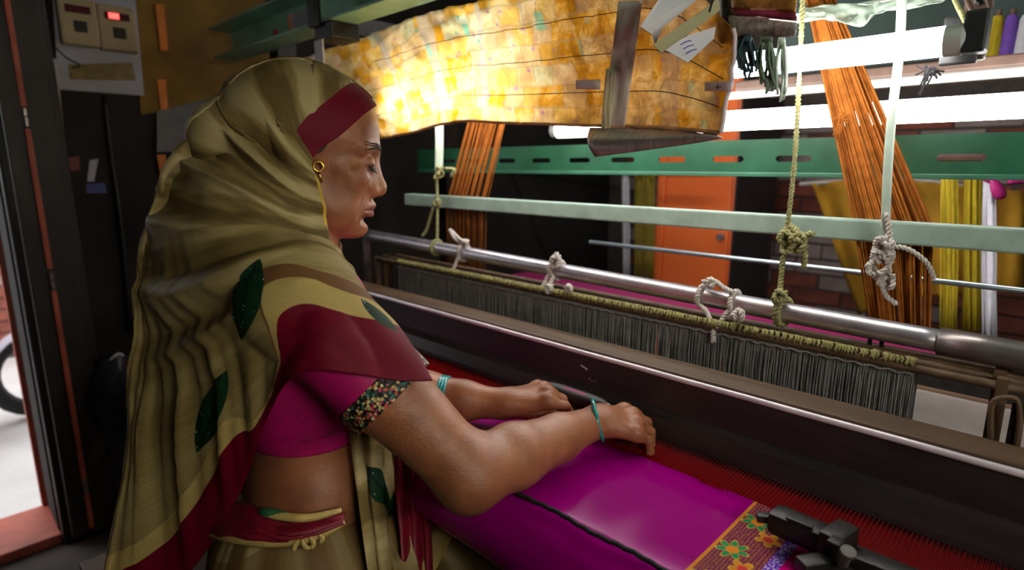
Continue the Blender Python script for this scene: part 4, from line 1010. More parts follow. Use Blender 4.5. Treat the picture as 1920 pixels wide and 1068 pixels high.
for s in (-1, 1):
    ell(Hd(.0865, .0150 * s, -.0415), HAX, np.array((.0120, .0080, .0088)) * HS, .005)
    ell(Hd(.0745, .031 * s, -.002), HAX, np.array((.0130, .0160, .0120)) * HS, .0025)      # lids over the eyeball
    carve(Hd(.0885, .019 * s, -.0075), Hd(.079, .045 * s, -.0065), .0012, .0010, .003)     # lash line, eyes cast down
    carve(Hd(.0850, .0255 * s, -.044), Hd(.074, .038 * s, -.076), .0012, .0012, .010)
    carve(Hd(.078, .030 * s, -.020), Hd(.068, .046 * s, -.026), .0010, .0010, .008)
    carve(Hd(.0650, .052 * s, -.004), Hd(.0555, .060 * s, -.010), .0008, .0008, .006); carve(Hd(.0650, .052 * s, .002), Hd(.0555, .060 * s, .004), .0008, .0008, .006)       # nasolabial fold
    carve(Hd(.0940, .0085 * s, -.0500), Hd(.0880, .0100 * s, -.0475), .0030, .0026, .003)
    cap(Hd(.0915, 0, -.0625), Hd(.0795, .021 * s, -.0685), .0052 * HS, .0035 * HS, .005)
    cap(Hd(.0890, 0, -.0755), Hd(.0790, .019 * s, -.0715), .0058 * HS, .0038 * HS, .005)
    carve(Hd(.0985, 0, -.0690), Hd(.0815, .024 * s, -.0702), .0013, .0013, .003)
    ell(Hd(.034, .078 * s, -.040), HAX, np.array((.018, .012, .018)) * HS, .022, neg=True)  # hollow of an aged cheek
    carve(Hd(.088, .0, -.0855), Hd(.080, .018 * s, -.083), .002, .002, .010)
H2 = len(PRIMS)
# --- hands
def finger(pts, r0, r1, k=.0035):
    n = len(pts) - 1
    for i in range(n):
        cap(pts[i], pts[i + 1], r0 + (r1 - r0) * i / n, r0 + (r1 - r0) * (i + 1) / n, k if i else .008)
def hand(WR, KN, c, n, lens, bend, thumb, sp=.0200, spread=.10):
    """palm from wrist to knuckles; c across (towards the little finger), n back-of-hand normal"""
    h = unit(KN - WR); c = unit(c - h * (c @ h)); n = unit(np.cross(h, c)) * (1 if np.cross(h, c) @ n > 0 else -1)
    cap(WR, WR + h * .012, .0210, .0200, .014)
    for i, o in enumerate((-1.45, -.48, .48, 1.42)):
        k_ = KN + c * sp * o - h * (.004, .0, .003, .011)[i] - n * (.003, 0, .002, .006)[i]
        cap(WR + c * o * .009 + h * .008, k_ - n * .004, .0135, .0112, .012)
        ell(k_ + n * .001, np.stack([h, c, n]), (.0095, .0085, .0095), .006)
        L = lens[i]; pts = [k_ - h * .004]; ang = 0
        for j, (fr, bd) in enumerate(zip((.46, .30, .24), bend)):
            ang += bd * (.78, .98, 1.06, 1.0)[i]; pts.append(pts[-1] + (h * cos(ang) - n * sin(ang) + c * spread * o) * L * fr)
        finger(pts, .0082 if i < 3 else .0072, .0064 if i < 3 else .0056, .0015)
    finger([np.array(p) for p in thumb], .0130, .0080, .005)
    return h, c, n
RK = PY(1192, 782, .688)
hR, cR, nR = hand(R_WR, RK, np.array([.93, -.30, -.10]), np.array([.15, -.3, 1.0]), (.066, .074, .069, .056), (.55, .85, .55),
     [R_WR + np.array([-.006, .022, -.008]), RK + np.array([-.040, -.012, -.014]), RK + np.array([-.034, .010, -.026]), RK + np.array([-.022, .024, -.033])])
LK = L_WR + np.array([.042, .052, .022])
hL, cL, nL = hand(L_WR, LK, np.array([-.72, .62, .10]), np.array([-.1, -.35, 1.0]), (.066, .074, .070, .056), (.75, 1.0, .6),
     [L_WR + np.array([.018, .004, -.004]), PZ(1000, 776, .826), PZ(1034, 779, .822), PZ(1062, 778, .820)])

# --- skin
t = NT('skin'); co = t.coord()
n1 = t.noise(co, 22, 4); n2 = t.noise(co, 420, 3, .6)
c = t.ramp(n1, [(.3, srgb(136, 82, 52)), (.7, srgb(178, 114, 76))]); c = t.mix(t.math('MULTIPLY', n2, .35), c, srgb(86, 48, 30))
lip = t.attr('lip'); c = t.mix(lip, c, srgb(122, 62, 54))
lid = t.attr('lid'); c = t.mix(lid, c, srgb(62, 36, 28))
t.color(c); t.set(Roughness=.40); t.b.inputs['Subsurface Weight'].default_value = .08
t.b.inputs['Subsurface Radius'].default_value = (.008, .003, .0015); t.b.inputs['Subsurface Scale'].default_value = .6
wr = t.noise(t.mapping(co, (1, 1, 3)), 120, 5, .7, .6)
t.bump(t.math('ADD', t.math('MULTIPLY', n2, .6), wr), .38, .0018)

per = thing('person', 'woman in an olive gold sari with veiled head bent over the loom', 'person', (PELV[0], PELV[1], 0.0))
lo = np.array([-1.12, .14, 0]); ax = [axis((-1.14, -.93, .0045), (-.93, -.66, .0021), (-.66, -.36, .0019)), axis((.13, .36, .0045), (.36, .56, .0021), (.56, .76, .0019), (.76, 1.16, .008)), axis((.0, .60, .010), (.60, .79, .004), (.79, .88, .0019), (.88, 1.04, .0035), (1.04, 1.35, .0021))]
F = field_grid(ax, PRIMS)
def skin_attrs(V):
    q = (V - HO) / HS; x, y, z = q @ HX, q @ HY, q @ HZ
    g = lambda a, b, s: np.exp(-((a - b) / s) ** 2)
    lip = (np.exp(-((z + .069) / .0075) ** 4) * np.exp(-(y / .0205) ** 4) * (x > .078)) * .8
    lid = g(z, -.0070, .0022) * np.exp(-((np.abs(y) - .032) / .015) ** 4) * (x > .07) * (x < .1)
    return {'lip': lip, 'lid': np.clip(lid, 0, 1)}
body = field_mesh('body', F, ax, 'skin', per, 1, skin_attrs, label='brown skinned body bent forward')
# ------------------------------------------------------------------ clothes of the weaver
def trace(u, v, prims, off=0.0, d0=.45, d1=1.3):
    """first point of a field along a line of sight"""
    q = ray(u, v); n = np.linalg.norm(q); d = d0
    for _ in range(70):
        f = float(field_at((CAM + q * d)[None], prims)[0]) - off
        if f < .0004: return CAM + q * d
        d += max(.0006, f / n * .8)
        if d > d1: break
    return CAM + q * min(d, .8)
TORSO = PRIMS[:8]; UARM_R = R_EL - R_SH; ud = unit(UARM_R)
def clothfield(prims, ax_, grow, cuts, wob=None):
    Fc = field_grid(ax_, prims) - grow
    X, Y, Z = np.meshgrid(*ax_, indexing='ij', sparse=True)
    if wob is not None: Fc = Fc + wob(X, Y, Z).astype(np.float32)
    for o, n in cuts: Fc = np.maximum(Fc, ((X - o[0]) * n[0] + (Y - o[1]) * n[1] + (Z - o[2]) * n[2]).astype(np.float32))
    return Fc
simple('blouse_pink', (170, 6, 92), .55, var=.12, scale=60, bump=.15)
HEMZ = D(560, 846, .755)[2]
axb = [np.arange(-1.06, -.50, .004), np.arange(.18, .56, .004), np.arange(.66, 1.14, .004)]
def wob(X, Y, Z): return .0016 * np.sin(95 * Z + 9 * X + 4 * np.sin(14 * Y)) * np.clip((.98 - Z) * 8, 0, 1)
Fb = clothfield(TORSO, axb, .0045, [((0, 0, HEMZ), (0, -.0, -1)), (MID + ZA * .045, unit(FA * .5 + ZA))], wob)
sl = []
keep = PRIMS; PRIMS = []
for SH, EL in ((R_SH, R_EL), (L_SH, L_EL)):
    e = SH * .38 + EL * .62
    cap(SH, e, .057, .056, .01); cap(SH + ZA * .005, MID + ZA * .03, .046, .042, .04)
sleeves = PRIMS; PRIMS = keep
for i, (SH, EL) in enumerate(((R_SH, R_EL), (L_SH, L_EL))):
    d = unit(EL - SH); L = np.linalg.norm(EL - SH)
    Fs = clothfield(sleeves[2*i:2*i+2], axb, .0, [(SH + d * L * .50, d)])
    h = np.maximum(.03 - np.abs(Fb - Fs), 0) / .03; Fb = np.minimum(Fb, Fs) - h * h * .03 * .25
Fb = np.maximum(Fb, -(np.meshgrid(*axb, indexing='ij', sparse=True)[2] - HEMZ).astype(np.float32))
blouse = field_mesh('blouse', Fb, axb, 'blouse_pink', per, 1, label='magenta blouse')
# seam piping under the bust line and along the hem
ring_ = []
for a in np.linspace(0, 2 * pi, 90):
    dr = FA * cos(a) + LA * sin(a); o = np.array([WAIST[0], WAIST[1], HEMZ + .030]) * 1.0; r = .02
    for _ in range(60):
        if float(field_at((o + dr * r)[None], TORSO)[0]) > .0046: break
        r += .003
    ring_.append(o + dr * r)
make('seam', MB().tube(ring_, .0012, 5, cap=False), simple('seam_dark', (96, 0, 52), .7), blouse, True)
# embroidered sleeve band
t = NT('embroidery'); co = t.coord()
vn = t.n('ShaderNodeTexVoronoi'); vn.inputs['Scale'].default_value = 300; t.l(co, vn.inputs['Vector'])
pc = t.ramp(t.sep(vn.outputs['Color'])[0], [(0, srgb(28, 20, 20)), (.22, srgb(196, 168, 92)), (.42, srgb(40, 110, 100)), (.55, srgb(30, 20, 22)), (.70, srgb(190, 84, 40)), (.82, srgb(226, 206, 140)), (.92, srgb(180, 30, 90))], 'CONSTANT')
t.color(t.mix(t.math('GREATER_THAN', vn.outputs['Distance'], .62), pc, srgb(26, 18, 18))); t.set(Roughness=.5); t.bump(vn.outputs['Distance'], .6, .002)
for i, (SH, EL) in enumerate(((R_SH, R_EL), (L_SH, L_EL))):
    d = unit(EL - SH); L = np.linalg.norm(EL - SH)
    Fs = clothfield(sleeves[2*i:2*i+1], [np.arange(*(sorted((SH[j] * .6 + EL[j] * .4, EL[j]))[0] - .08, sorted((SH[j] * .6 + EL[j] * .4, EL[j]))[1] + .08, .0022)) for j in range(3)], .0015, [(SH + d * L * .560, d), (SH + d * L * .455, -d)])
    axs = [np.arange(*(sorted((SH[j] * .6 + EL[j] * .4, EL[j]))[0] - .08, sorted((SH[j] * .6 + EL[j] * .4, EL[j]))[1] + .08, .0022)) for j in range(3)]
    sb_ = field_mesh('sleeve_band', Fs, axs, 'embroidery', blouse, 1, label='embroidered sleeve band')

# lower sari around hips and legs
def sari_weave(name, lower=False):
    t = NT(name)
    u, v, fd, hd = t.attr('uu'), t.attr('vv'), t.attr('fd'), t.attr('hd')
    cx = t.n('ShaderNodeCombineXYZ'); t.l(u, cx.inputs[0]); t.l(v, cx.inputs[1]); p = cx.outputs[0]
    fine = t.noise(t.mapping(p, (.8, 34, 1)), 3, 4, .7); broad = t.noise(t.mapping(p, (.30, 2.2, 1)), 1.3, 2, .5)
    wv = t.noise(t.mapping(p, (30, 2.2, 1)), 3, 3, .7)
    c = t.ramp(fine, [(.25, srgb(120, 102, 56)), (.5, srgb(144, 124, 76)), (.78, srgb(176, 156, 104))])
    bnd = t.math('SINE', t.math('ADD', t.math('MULTIPLY', v, 6.6), t.math('MULTIPLY', broad, 7.0)))
    up = t.ramp(t.math('DIVIDE', v, 9.0), [(.62, (1, 1, 1)), (.74, (.25,) * 3)])
    c = t.mix(t.math('MULTIPLY', up, t.ramp(bnd, [(.10, (0, 0, 0)), (.95, (.75,) * 3)])), c, srgb(204, 186, 136)); c = t.mix(t.math('MULTIPLY', up, t.ramp(t.math('MULTIPLY', bnd, -1.0), [(.15, (0, 0, 0)), (.90, (.85,) * 3)])), c, srgb(88, 70, 34))
    c = t.mix(t.math('MULTIPLY', wv, .3), c, srgb(122, 100, 50))
    def step(x, a, b): return t.math('MULTIPLY', t.math('GREATER_THAN', x, a), t.math('LESS_THAN', x, b))
    slub = t.noise(t.mapping(p, (40, 5, 1)), 3, 3, .7)
    maroon = t.mix(slub, srgb(86, 0, 24), srgb(122, 0, 34)); gold = t.mix(slub, srgb(150, 122, 58), srgb(214, 190, 122)); brown = t.mix(slub, srgb(96, 62, 36), srgb(128, 90, 52))
    if lower:
        c = t.mix(step(hd, .20, .23), c, gold)
        c = t.mix(t.math('MULTIPLY', step(hd, .0, .16), .55), c, brown)
    else:
        c = t.mix(t.math('MULTIPLY', step(hd, .103, .120), t.math('LESS_THAN', u, 2.7)), c, brown); c = t.mix(step(hd, .073, .103), c, gold); c = t.mix(step(hd, -.1, .073), c, maroon)
        front = t.math('MULTIPLY', t.math('LESS_THAN', v, 2.02), t.math('LESS_THAN', fd, .040)); c = t.mix(front, c, maroon)
        chain = t.math('MULTIPLY', step(v, 2.7, 4.6), t.math('LESS_THAN', fd, .004)); c = t.mix(chain, c, srgb(206, 170, 60))
        def leaf(c, u0, v0, u1, v1, w):
            du, dv = u1 - u0, v1 - v0; L2 = du * du + dv * dv
            a = t.math('ADD', t.math('MULTIPLY', t.math('SUBTRACT', u, (u0 + u1) / 2), 2 * du / L2), t.math('MULTIPLY', t.math('SUBTRACT', v, (v0 + v1) / 2), 2 * dv / L2))
            b = t.math('ADD', t.math('MULTIPLY', t.math('SUBTRACT', u, (u0 + u1) / 2), -dv / sqrt(L2)), t.math('MULTIPLY', t.math('SUBTRACT', v, (v0 + v1) / 2), du / sqrt(L2)))
            lim = t.math('MULTIPLY', t.math('SUBTRACT', 1.0, t.math('MULTIPLY', a, a)), w)
            inside = t.math('LESS_THAN', t.math('ABSOLUTE', t.math('ADD', b, t.math('MULTIPLY', a, w * .25))), lim)
            g = t.mix(t.noise(t.mapping(p, (9, 9, 1)), 2, 3), srgb(6, 26, 16), srgb(22, 62, 34))
            g = t.mix(t.math('LESS_THAN', t.math('ABSOLUTE', b), .016), g, srgb(4, 18, 14))
            sq = t.voro(t.mapping(p, (1, 1.1, 1)), 9.5, 'F1', 'Distance', 1.0)
            g = t.mix(t.math('LESS_THAN', sq, .10), g, srgb(206, 224, 206))
            return t.mix(inside, c, g)
        for a in LEAVES: c = leaf(c, *a)
    t.color(c); t.set(Roughness=.6); t.b.inputs['Specular IOR Level'].default_value = .2
    t.bump(t.math('ADD', fine, t.math('MULTIPLY', wv, .7)), .22, .0012)
    tr = t.n('ShaderNodeBsdfTranslucent'); t.l(c, tr.inputs['Color']); mx = t.n('ShaderNodeMixShader'); mx.inputs[0].default_value = .12
    t.l(t.b.outputs[0], mx.inputs[1]); t.l(tr.outputs[0], mx.inputs[2]); t.l(mx.outputs[0], t.out.inputs[0])
LEAVES = [(2.10, 6.25, 3.05, 7.35, .25), (3.55, 7.55, 4.35, 8.25, .22), (.55, 7.0, .10, 7.75, .13), (9.2, 6.3, 9.9, 7.3, .22), (20.35, 4.4, 20.9, 5.0, .22), (21.1, 4.75, 20.8, 5.4, .16)]
sari_weave('sari_cloth'); sari_weave('sari_lower', True)
SAVE = PRIMS; PRIMS = []
ell(PELV + ZA * .02, BAX, (.124, .166, .115), .05); ell(WAIST * .55 + PELV * .45, BAX, (.106, .140, .085), .05)
for s in (-1, 1):
    hip = PELV + LA * s * .085 - ZA * .03; knee = hip + FA * .05 + np.array([.02 * s, .36, -.02]); ank = np.array([knee[0], knee[1] + .03, .10])
    cap(hip, knee, .098, .075, .08); cap(knee, ank, .085, .10, .10)
SKIRT = PRIMS; PRIMS = SAVE
axk = [np.arange(-1.12, -.40, .005), np.arange(.10, 1.08, .005), np.arange(.06, .78, .005)]
w0 = trace(560, 962, SKIRT)
wz = .718
def wobk(X, Y, Z): return .0025 * np.sin(70 * (X * FA[0] + Y * FA[1]) + 12 * Z) * np.clip((.72 - Z) * 5, 0, 1)
Fk = clothfield(SKIRT, axk, .002, [(w0 + ZA * .004, unit(ZA + LA * .05))], wobk)
def lower_attrs(V):
    a = np.arctan2((V - PELV) @ LA, (V - PELV) @ FA)
    dq = (V - (w0)) ; h = w0[2] - V[:, 2] + .55 * ((V - w0) @ FA)
    return {'uu': a * 1.2, 'vv': a * 2.4 + V[:, 2], 'fd': a * 0 + 1, 'hd': h}
skirt = field_mesh('lower_sari', Fk, axk, 'sari_lower', per, 2, lower_attrs, label='olive sari wrapped around hips')
simple('sari_maroon', (118, 2, 34), .55, var=.25, scale=50, bump=.25)
simple('sari_gold', (190, 164, 92), .5, var=.25, scale=60, bump=.3, stretch=(1, 1, 6))
simple('sari_green', (30, 86, 52), .55, var=.3, scale=50, bump=.2)
both = SKIRT + PRIMS[:5]
ridge_ = lambda x: (1 - np.abs(np.sin(pi * x))) ** 1.5
def fold(px, r, mat, name, off=.0, flat=.55, n=40, parent=None):
    C_ = catmull([trace(u, v, both, off) for u, v in px], n); rr = r * (.35 + .65 * np.sin(np.linspace(.12, pi - .12, n)) ** .6)
    return make(name, MB().tube(C_, rr, 12, flat=flat), mat, parent or per, True)
tu = catmull([trace(u, v, both, .003) for u, v in ((400, 952), (432, 942), (470, 950), (525, 980), (590, 974), (650, 960))], 60)
tl = catmull([trace(u, v, both, .008) for u, v in ((392, 1000), (440, 1008), (500, 1014), (560, 1010), (610, 996), (650, 976))], 60)
wq = np.linspace(0, 1, 16)[:, None, None]; G = tu[None] * (1 - wq) + tl[None] * wq
oq = .016 * np.sin(pi * wq[..., 0]) ** .6 + .0035 * (ridge_(wq[..., 0] * 3.2 + .35 * np.sin(np.linspace(0, 5, 60))[None]) - .3) + .002 * vnoise(np.linspace(0, 9, 60)[None] + 0 * wq[..., 0], wq[..., 0] * 3 + 0 * np.linspace(0, 9, 60)[None], 5)
G = G - FW * oq[..., None]
tk = make('waist_tuck', MB().grid(G), 'sari_maroon', per, True, solid=.002)
fold([(396, 1000), (440, 1008), (500, 1014), (560, 1010), (610, 996), (645, 978)], .0090, 'sari_gold', 'rolled_edge', .010, .8, 50, tk)
fold([(492, 962), (530, 968), (580, 970), (640, 956)], .0065, 'sari_gold', 'rolled_edge', .016, .7, 40, tk)
fold([(488, 958), (510, 962), (540, 966)], .007, 'sari_green', 'leaf_fold', .014, .7, 20, tk)
for px in ([(560, 1012), (553, 1022), (552, 1034)], [(566, 1010), (572, 1024), (582, 1028)], [(580, 1006), (588, 1018), (584, 1028)], [(598, 1002), (604, 1010), (600, 1018)]):
    fold(px, .0032, 'sari_gold', 'tassel_knot', .018, 1.0, 14, tk)

simple('hair_dark', (38, 32, 30), .5, var=.4, scale=90, stretch=(1, 1, 4), bump=.5)
SAVE = PRIMS; PRIMS = []
ell(Hd(-.018, 0, .036), HAX, np.array((.0945, .0755, .0775)) * HS, .01); ell(Hd(-.112, 0, .0), HAX, np.array((.040, .045, .042)) * HS, .02)
HAIR = PRIMS; PRIMS = SAVE
# veil and drape: one sheet from the forehead over head, back and right arm
NET = [
 [(705,197,.795),(703,194,.795),(701,192,.796),(699,190,.797),(697,188,.797),(695,187,.798),(692,185)],
 [(652,236,.742),(640,206,.738),(630,182,.742),(622,164,.752),(616,150,.766),(611,140,.78),(604,132)],
 [(588,296,.710),(566,258,.706),(550,222,.712),(540,190,.722),(532,162,.742),(527,138,.765),(520,117)],
 [(600,345,.714),(556,322,.698),(515,284,.694),(478,242,.703),(452,205,.722),(433,178,.748),(418,162)],
 [(611,395,.728),(560,382,.702),(500,350,.686),(440,315,.690),(396,286,.712),(366,266,.742),(348,258)],
 [(617,442,.728),(556,436,.690),(482,416,.668),(406,396,.670),(346,380,.694),(302,374,.735),(286,384)],
 [(652,492,.715),(576,472,.655),(492,470,.636),(406,486,.648),(332,506,.684),(276,522,.735),(254,545)],
 [(702,592,.690),(622,560,.628),(540,560,.612),(452,602,.634),(362,652,.682),(286,692,.735),(244,712)],
 [(748,662,.668),(662,636,.612),(572,628,.604),(484,690,.645),(398,782,.695),(292,850,.755),(232,866)],
 [(794,728,.655),(684,703,.606),(562,700,.600),(504,775,.668),(440,942,.735),(330,1100,.80),(178,1170)]]
mp_n = LA; mp_o = MID + LA * .002
rows = []
for r_ in NET:
    pts = [D(*p) for p in r_[:6]]; q = ray(*r_[6]); tt = ((mp_o - CAM) @ mp_n) / (q @ mp_n); mid = CAM + q * tt
    mir = [p - 2 * mp_n * ((p - mp_o) @ mp_n) for p in pts]
    rows.append(pts + [mid] + mir[::-1])
NVv, NUu = 230, 190
G = catmull(np.array(rows), NVv); G = catmull(G.transpose(1, 0, 2), NUu).transpose(1, 0, 2)
vv = np.linspace(0, 9, NVv)[:, None] + np.zeros((1, NUu)); uu = np.linspace(0, 12, NUu)[None] + np.zeros((NVv, 1))
def normals(G):
    du = np.gradient(G, axis=1); dv = np.gradient(G, axis=0); n = np.cross(dv, du); return n / (np.linalg.norm(n, axis=2)[..., None] + 1e-9)
Nn = normals(G)
if (Nn[120, 50] @ (CAM - G[120, 50])) < 0: Nn = -Nn
ue = np.minimum(uu, 12 - uu)
def ridge(x, p=2.0): return (1 - np.abs(np.sin(pi * x))) ** p
win = lambda x, a, b, s=.35: 1 / (1 + np.exp(-(x - a) / s)) / (1 + np.exp((x - b) / s))
# folds sweeping along the rows (head to shoulder), stronger where the cloth is loose
w1 = vv + .22 * vnoise(uu * .7, vv * .7, 1) + .05 * np.sin(uu)
disp = .0175 * (ridge(w1 * 1.05 + .12 * uu, 1.5) - .25) * win(vv, 1.9, 6.3) * win(ue, .25, 9, .3) * (1 - .5 * win(ue, 4.9, 9, .3)) * (.35 + .65 * win(ue, 1.3, 9, .3))
disp += .0028 * (ridge(w1 * 2.3 + .4 * vnoise(uu * .9, vv * 1.1, 2), 2.2) - .2) * win(vv, 1.6, 7.0) * win(ue, 1.5, 5.2, .4)
# crown: two deep vertical gathers behind the border
for c0, a_, s_ in ((1.50, -.016, .055), (1.78, .008, .14), (2.12, -.017, .07), (2.5, .008, .18), (2.95, -.014, .09), (3.7, -.010, .10)):
    disp += a_ * np.exp(-((vv - c0 - .10 * np.sin(ue * .8)) / s_) ** 2) * win(ue, 1.7, 4.4, .3)
# hanging folds of the back, along the columns
w2 = uu + .25 * vnoise(uu * .5, vv * .8, 3) - .22 * (vv - 7)
disp += .012 * (ridge(w2 * 1.35, 1.5) - .35) * win(vv, 7.0, 12, .5) * win(ue, 3.0, 9, .3)
disp += .005 * (ridge(w2 * 3.1 + .3, 2.0) - .3) * win(vv, 6.4, 12, .5) * win(ue, 2.8, 9, .3)
# the shoulder wrap lies over the hood: a sharp edge with a lip
edge = 5.42 + .16 * np.sin(ue * .75 + .6)
disp += .015 / (1 + np.exp(-(vv - edge) / .035)) * np.exp(-np.clip(vv - edge, 0, 9) / .9) * win(ue, .6, 5.2, .3)
# thick rolled folds where the cloth goes round the shoulder
for c0, a_, s_ in ((5.95, -.007, .13), (6.25, .009, .15), (6.58, -.009, .11), (6.84, .009, .10)):
    disp += a_ * np.exp(-((vv - c0 + .10 * np.sin(ue * .9 + 1)) / s_) ** 2) * win(ue, .0, 4.6, .4)
disp += .0022 * vnoise(uu * 2.3, vv * 3.1, 4) * win(vv, 1.5, 12)
disp *= np.clip((9.05 - vv) / .5, .25, 1)
disp *= 1 - np.exp(-((vv - 2.4) / .8) ** 2) / (1 + np.exp((ue - 1.7) / .22))
G2 = G + Nn * disp[..., None]
# keep the cloth outside the body
Q = G2.reshape(-1, 3); near = PRIMS[:H2] + sleeves + HAIR; eps = .003
for _ in range(3):
    f = field_at(Q, near); need = f < .007
    if not need.any(): break
    q = Q[need]; g = np.stack([field_at(q + e, near) - field_at(q - e, near) for e in np.eye(3) * eps], 1); g /= (np.linalg.norm(g, axis=1)[:, None] + 1e-9)
    Q[need] = q + g * np.clip(.0072 - f[need], 0, .03)[:, None]
G2 = Q.reshape(G2.shape)
seg = np.linalg.norm(np.diff(G, axis=1), axis=2); fd = np.minimum(np.cumsum(np.c_[np.zeros(NVv), seg], 1), np.cumsum(np.c_[np.zeros(NVv), seg[:, ::-1]], 1)[:, ::-1])
seg = np.linalg.norm(np.diff(G, axis=0), axis=2); hd = np.cumsum(np.r_[np.zeros((1, NUu)), seg[::-1]], 0)[::-1]
hd = hd * (1 + 5.0 / (1 + np.exp(-(ue - 2.62) / .07)) / (1 + np.exp((ue - 3.35) / .12)))
veil = make('veil', MB().grid(G2), 'sari_cloth', per, True, solid=.0016, attrs={'uu': uu, 'vv': vv, 'fd': fd, 'hd': hd}, label='olive gold sari drape with maroon border')

# hair under the veil, brows, earring, bangles
axh = [np.arange(*(HO[j] - .17, HO[j] + .13, .004)) for j in range(3)]
Fh = clothfield(HAIR, axh, 0, [(Hd(.045, 0, .045), unit(HX - HZ * .55))])
field_mesh('hair', Fh, axh, 'hair_dark', per, 1)
def onskin(P, off):
    P = np.array(P, float)
    for _ in range(4):
        f = field_at(P, PRIMS[:H2]); g = np.stack([field_at(P + e, PRIMS[:H2]) - field_at(P - e, PRIMS[:H2]) for e in np.eye(3) * .002], 1); g /= np.linalg.norm(g, axis=1)[:, None] + 1e-9
        P = P - g * (f - off)[:, None]
    return P
for s in (-1, 1):
    m = MB(); base_ = onskin([Hd(.0945 - .026 * f ** 1.6, (.008 + .038 * f) * s, .019 + .004 * sin(pi * f) + dz) for dz in (-.0025, 0, .0025) for f in np.linspace(0, 1, 22)], .0006)
    for p in base_: m.tube(onskin([p, p + HY * s * .0045 + HZ * .0012 - HX * .001], .0010), [.0008, .0003], 4)
    make('eyebrow', m, 'hair_dark', per, True)
    ls = onskin(catmull([Hd(.0890, .0165 * s, -.0085), Hd(.0880, .024 * s, -.0098), Hd(.0850, .034 * s, -.0095), Hd(.0790, .046 * s, -.0065)], 16), .0004)
    m = MB().tube(ls, [.0005] + [.0011] * 14 + [.0004], 6)
    for p in ls[2:-1]: m.tube([p, p + (HX * .006 - HZ * .0045)], [.0005, .0002], 4)
    make('eyelashes', m, 'hair_dark', per, True)
simple('gold_metal', (214, 172, 72), .25, metal=.9, var=.15)
simple('bangle_teal', (30, 140, 140), .18, var=.15, scale=60, coat=.5)
er = trace(597, 312, near)
make('earring', MB().tube([er + np.array((0, 0, -.0)) + (CAM - er) * .01 + ZA * .006 * cos(a) + FA * .006 * sin(a) for a in np.linspace(0, 2 * pi, 13)], .0018, 6, cap=False)
     .tube([trace(u, v, near, .006) for u, v in ((597, 318), (600, 330), (604, 342))], .0016, 6), 'gold_metal', per, True)
def bangle(c, d, r, w, tilt):
    d = unit(d + tilt); a = unit(np.cross(d, ZA)); b = np.cross(d, a)
    return MB().tube([c + (a * cos(x) + b * sin(x)) * r for x in np.linspace(0, 2 * pi, 37)], w, 8, cap=False)
make('bangle', bangle(PZ(1121, 787, .846), R_WR - R_EL, .0292, .0028, np.array((.25, 0, .1))), 'bangle_teal', per, True)
dL = unit(L_WR - L_EL); pL = L_EL + dL * ((PZ(815, 728, .85) - L_EL) @ dL + .020)
for k in range(3):
    make('bangle', bangle(pL + dL * (.006 * k - .006), dL, .0345 - .0004 * k, .0030, np.array((0, 0, .05 * (k - 1)))), 'bangle_teal', per, True)

# hanging pleats in front of the belly
pl = [[(655, 800), (690, 795), (725, 800), (745, 810)], [(664, 870), (696, 866), (728, 874), (744, 884)], [(672, 930), (702, 925), (735, 932), (752, 940)], [(680, 990), (712, 985), (742, 992), (766, 1000)], [(690, 1060), (722, 1058), (752, 1060), (782, 1064)], [(700, 1130), (732, 1128), (760, 1130), (794, 1134)]]
def lay(u, v, d, off): p = trace(u, v, both, off); dd = (p - CAM) @ FW; return D(u, v, min(d, dd) if dd < .93 and abs(dd - .8) > .002 else d)
G = np.array([[lay(u, v, .80 + .018 * i + .012 * j, .014) for i, (u, v) in enumerate(r_)] for j, r_ in enumerate(pl)])
G = catmull(catmull(G, 50).transpose(1, 0, 2), 40).transpose(1, 0, 2); a_ = np.linspace(0, 1, 40)[None] + np.zeros((50, 1)); b_ = np.linspace(0, 1, 50)[:, None] + np.zeros((1, 40))
G = G - FW * (.006 * np.sin(22 * a_ + 2 * b_))[..., None]
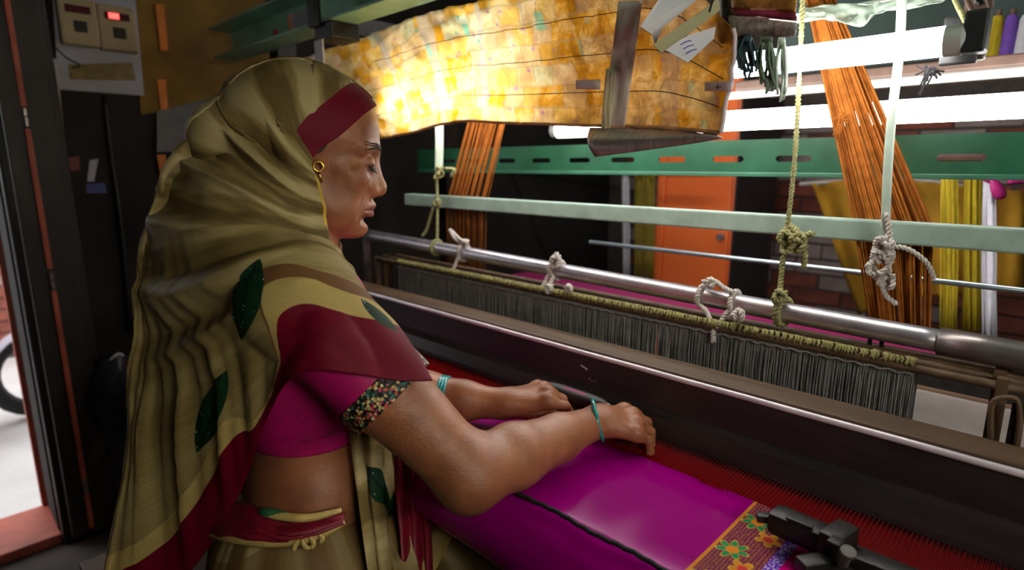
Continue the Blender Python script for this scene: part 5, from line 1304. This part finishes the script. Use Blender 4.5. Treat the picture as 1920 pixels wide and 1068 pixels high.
make('front_pleats', MB().grid(G), 'sari_cloth', per, True, solid=.0015, attrs={'uu': a_ * 1.5 + 20.0, 'vv': b_ * 2 + 4, 'fd': a_ * 0 + 1, 'hd': a_ * 0 + 1}, label='hanging sari pleats')
pr4 = [[(735, 800), (765, 805), (795, 815)], [(740, 868), (771, 872), (803, 884)], [(742, 930), (775, 935), (806, 940)], [(750, 1000), (780, 1005), (808, 1008)], [(756, 1130), (786, 1130), (812, 1130)]]
G = np.array([[lay(u, v, .80 + .012 * i + .008 * j, .012) for i, (u, v) in enumerate(r_)] for j, r_ in enumerate(pr4)])
G = catmull(catmull(G, 40).transpose(1, 0, 2), 24).transpose(1, 0, 2); a_ = np.linspace(0, 1, 24)[None] + np.zeros((40, 1))
G = G - FW * (.005 * np.sin(16 * a_))[..., None]
make('maroon_pleat', MB().grid(G), 'sari_maroon', per, True, solid=.0015)

# shuttle in the left hand
sh_c = LK + hL * .030 - nL * .024
m = MB(); L_ = .13; sect = []
for t_ in np.linspace(-1, 1, 25):
    w_ = .0145 * (1 - abs(t_) ** 2.6) ** .6 + .0012; hgt = .0115 * (1 - abs(t_) ** 3.2) ** .7 + .0012
    sect.append([sh_c + np.array((t_ * L_ / 2 + .012, 0, 0)) + np.array((0, w_ * cos(a) , hgt * sin(a) + .004 * t_ * t_)) for a in np.linspace(0, 2 * pi, 16, endpoint=False)])
sht = thing('shuttle', 'dark boat shaped weaving shuttle held in the left hand', 'shuttle', sh_c + np.array((0, 0, -.012)))
make('hull', m.grid(np.array(sect), True).add([], []), 'shuttle_wood', sht, True)
for s_ in (-1, 1):
    make('tip', MB().lathe([(.0045, 0), (.003, .006), (.0008, .014)], sh_c + np.array((.012 + s_ * (L_ / 2 - .004), 0, .004)), (s_, 0, 0), 10), 'steel', sht, True)
make('bobbin', MB().lathe([(.003, 0), (.007, .008), (.007, .05), (.003, .058)], sh_c + np.array((-.015, -.002, .006)), (1, 0, 0), 12), 'magenta_ribbon', sht, True)
